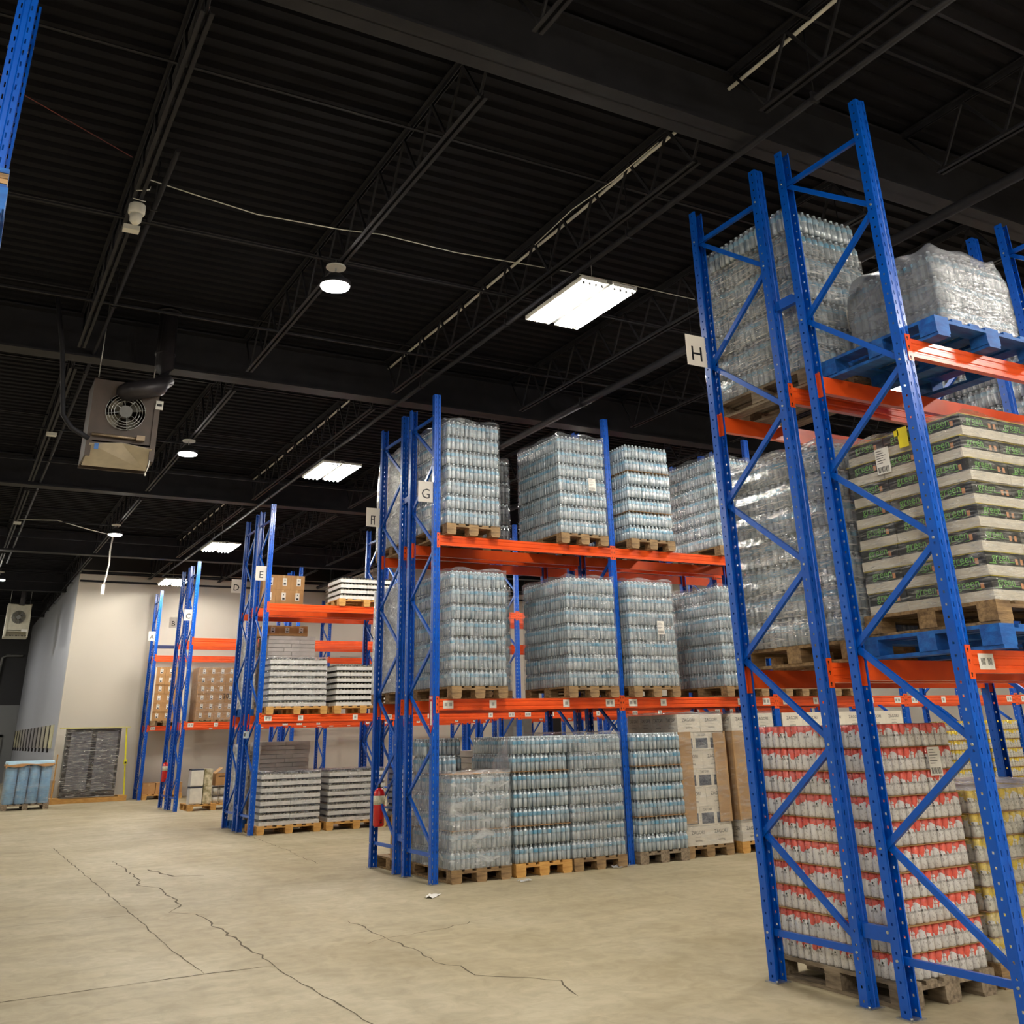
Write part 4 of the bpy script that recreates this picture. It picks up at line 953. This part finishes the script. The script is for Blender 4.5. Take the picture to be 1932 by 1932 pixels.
# ------------------------------------------------------------------ unit heaters
def heater(x, y, z, w, h, body, label, elbow=True, panel=True):
    H = thing('unit_heater', label, 'heater', (x, y, z))
    D = .6; c = (w/2, h*.6); R = w*.29
    # front plate with a round opening
    b = MB(); n = 32; V = []; 
    for k in range(n):
        a = 2*PI*k/n; V.append((c[0]+R*math.cos(a), 0, c[1]+R*math.sin(a)))
    def edge(a):
        dx, dz = math.cos(a), math.sin(a); t = min((w-c[0])/dx if dx > 1e-6 else 9, -c[0]/dx if dx < -1e-6 else 9, (h-c[1])/dz if dz > 1e-6 else 9, (-(c[1]-h*.2))/dz if dz < -1e-6 else 9)
        return (c[0]+dx*t, 0, c[1]+dz*t)
    for k in range(n): V.append(edge(2*PI*k/n))
    b.add(V, [(k, (k+1) % n, n+(k+1) % n, n+k) for k in range(n)])
    b.box(0, .02, 0, D, h*.02, h).box(w-.02, w, 0, D, h*.02, h).box(0, w, 0, D, h-.02, h).box(0, w, D-.02, D, 0, h).box(0, w, .0, .03, h*.18, h*.22)
    b.box(0, w*.08, -.02, 0, h*.02, h*.98).box(w*.92, w, -.02, 0, h*.02, h*.7)
    b.build('cabinet', body, H)
    g = MB()
    for q in (1.0, .86, .72, .58):
        g.tube([(c[0]+R*q*math.cos(2*PI*k/24), -.03-.02*(1-q), c[1]+R*q*math.sin(2*PI*k/24)) for k in range(25)], .004, 5)
    for k in range(8): a = 2*PI*k/8+.2; g.tube([(c[0]+R*1.05*math.cos(a), -.02, c[1]+R*1.05*math.sin(a)), (c[0]+R*.3*math.cos(a), -.045, c[1]+R*.3*math.sin(a))], .004, 5)
    g.build('fan_guard', STEEL, H)
    MB().lathe(0, 0, 0, [(R*.3, 0), (R*.33, .02), (R*.33, .1)], 20, ax=Matrix.Translation((c[0], .05, c[1])) @ Matrix.Rotation(PI/2, 4, 'X')).build('fan_motor', CONC, H)
    for k in range(4):
        f = MB(); V = []
        for i in range(5):
            for j in range(5):
                rr = R*(.25+.68*i/4); aa = 2*PI*k/4+.7+(-.5+1.0*j/4)*(.75+.25*i/4); V.append((c[0]+rr*math.cos(aa), .1+.05*(j-2)/2, c[1]+rr*math.sin(aa)))
        f.add(V, [(i*5+j, i*5+j+1, (i+1)*5+j+1, (i+1)*5+j) for i in range(4) for j in range(4)], 0, True); f.build('fan_blade', mat('fan_blade', C8(150, 146, 134), .35, .5), H)
    if panel:
        MB().add([(w*.03, .42, 0), (w*.97, .42, 0), (w*.95, -.05, h*.16), (w*.5, -.06, h*.2), (w*.05, -.05, h*.16), (w*.03, .45, .015), (w*.97, .45, .015), (w*.95, -.02, h*.175), (w*.5, -.03, h*.215), (w*.05, -.02, h*.175)], [(0, 1, 2, 3, 4), (9, 8, 7, 6, 5), (0, 5, 6, 1), (1, 6, 7, 2), (2, 7, 8, 3), (3, 8, 9, 4), (4, 9, 5, 0)]).build('white_panel', mat('cream_panel', C8(206, 196, 178), .5), H)
        MB().box(w*.12, w*.18, -.056, -.045, h*.1, h*.17).build('blue_tape', mat('blue_tape', C8(70, 120, 190), .5), H)
        MB().tube([(w*.06, -.05, h*.28), (w*.8, -.05, h*.275)], .018, 8).box(w*.7, w*.82, -.09, -.02, h*.25, h*.31).build('burner_pipe', mat('brass_pipe', C8(150, 132, 110), .4, .5), H)
        MB().tube([(w*.94, -.02, h*.03), (w*.93, -.02, -.05), (w*.9, -.02, -.14)], .007, 6).lathe(w*.9, -.02, -.17, [(.012, 0), (.014, .02), (.008, .04)], 8).build('pull_cord', WPLAS, H)
        MB().box(w*.93, w*1.04, -.03, -.01, h*.68, h*.79).box(w*.945, w*1.02, -.032, -.03, h*.72, h*.75, 1).build('rating_label', [WPLAS, INK], H)
    else:
        MB().box(w*.7, w*.96, -.03, -.0, h*.17, h*.25).build('control_cover', WPLAS, H)
        for k in range(14): pass
        b = MB(); [b.box(w*.06+k*w*.06, w*.06+k*w*.06+w*.03, -.022, -.018, h*.04, h*.08) for k in range(15)]; b.build('louver_slots', DARK, H)
    # flue
    if elbow:
        fx = w*.97; pts = [(w*.42, .2, h*.86), (w*.5, -.12, h*.84), (w*.72, -.16, h*.88), (w*.93, -.1, h*.95), (w*1.02, -.02, h*1.06), (w*1.0, .05, h*1.25), (w*.99, .12, ZD-z)]
        MB().tube(pts, .125, 16).lathe(w*.995, .08, h*1.42, [(.13, 0), (.135, .01), (.135, .03), (.13, .04)], 14).build('flue_pipe', GALV, H)
        MB().lathe(w*.99, .12, ZD-z-.05, [(.16, 0), (.16, .02)], 16).build('roof_collar', GALV, H)
    else:
        MB().tube([(w*.55, -.05, h*.95), (w*.58, .0, h*1.25), (w*.6, .05, ZD-z)], .09, 12).build('flue_pipe', GALV, H)
    MB().tube([(.05, .1, h), (.05, .1, ZD-z)], .008, 6).tube([(w-.05, .5, h), (w-.05, .5, ZD-z)], .008, 6).build('hanger_rod', STEEL, H)
heater(-4.3, 6.95, 4.93, .84, 1.07, mat('brown_grey_heater', C8(84, 70, 62), .5, 0, C8(68, 58, 52), 4), 'brown grey unit heater with a fan and elbow flue, hanging from the ceiling at left')
heater(-3.83, 33.0, 5.0, .76, 1.13, mat('beige_heater', C8(196, 192, 172), .45), 'far pale beige unit heater with a fan, hanging at the left edge', False, False)
o = MB().tube([(-4.9, 6.9, 7.0), (-4.75, 6.85, 6.3), (-4.62, 6.8, 5.4), (-4.5, 6.8, 5.25), (-4.28, 6.85, 5.15)], .03, 8).build('gas_pipe', BLACKS); tag(o, 'black gas pipe dropping down the left side of the near heater', 'pipe')

# ------------------------------------------------------------------ far suspended ribbed panel, back of hall
S = thing('suspended_panel', 'white ribbed panel hung from rods under the ceiling beyond the E rack', 'ceiling panel', (6.0, 22.9, 6.08))
b = MB().box(0, 3.8, 0, 5.3, 0, .4)
for k in range(5): b.box(-.03, 0, 0, 5.3, .01+k*.08, .05+k*.08)
b.build('ribbed_panel', mat('ribbed_white', C8(196, 188, 176), .5), S)
for y_ in (.6, 2.6, 4.7): MB().tube([(-.05, y_, 0), (-.05, y_, 1.07)], .012, 6).box(-.25, .25, y_-.02, y_+.02, .4, .43).build('hanger_rod', STEEL, S)
o = MB().box(10.0, 10.3, 19.6, 19.9, 0, ZD).build('trim_2', mat('black_column', C8(22, 20, 22), .5)); o['kind'] = 'structure'
S = thing('electrical_cabinet', 'grey electrical cabinet seen between the posts behind the G rack', 'cabinet', (8.6, 19.9, 0)); MB().box(0, .9, 0, .4, 0, 2.0).build('cabinet_body', CONC, S); MB().box(.3, .62, -.02, 0, 1.2, 1.75).build('cabinet_door', mat('light_grey_door', C8(150, 150, 148), .5), S)
# left rack pallet with load
pallet(-6.05, -.56, L3, 1.1, 1.24, WOODB, 'blue pallet cut off by the left edge of the photo, high on the left rack', name='blue_pallet')
S = thing('blue_crate_load', 'blue edged stack of boards above the left edge pallet', 'boards', (-6.05, -.56, L3+ZP))
for k in range(4): MB().box(-.54, .54, -.6, .6, k*.03, k*.03+.026).build('board', (WOODB, CARDK, WOOD, WOODB)[k], S)
# litter on the floor
def scrap(x, y, s, m, label, name='paper_scrap', cat='litter'):
    rr = random.Random(int(x*100)); b = MB(); n = 7; V = []
    for i in range(n):
        for j in range(4): V.append(((i/(n-1)-.5)*s+rr.uniform(-.01, .01), (j/3-.5)*s*.4+rr.uniform(-.01, .01), .004+abs(rr.gauss(0, .012))))
    b.add(V, [(i*4+j, i*4+j+1, (i+1)*4+j+1, (i+1)*4+j) for i in range(n-1) for j in range(3)], 0, True)
    o = b.build(name, m, None, (x, y, 0), rr.uniform(0, 1)); tag(o, label, cat)
scrap(-.35, 4.95, .26, WHITEP, 'white paper scrap on the floor in front of the G rack post')
scrap(2.6, 5.62, .28, STRETCHW, 'crumpled clear film on the floor under the third G rack load', 'film_scrap')
scrap(.62, -1.62, .12, CARD, 'small torn cardboard piece on the floor inside the nearest rack', 'cardboard_scrap')
scrap(1.0, 5.3, .18, STRETCHW, 'loose film strip hanging at the first G rack floor pallet', 'film_scrap')
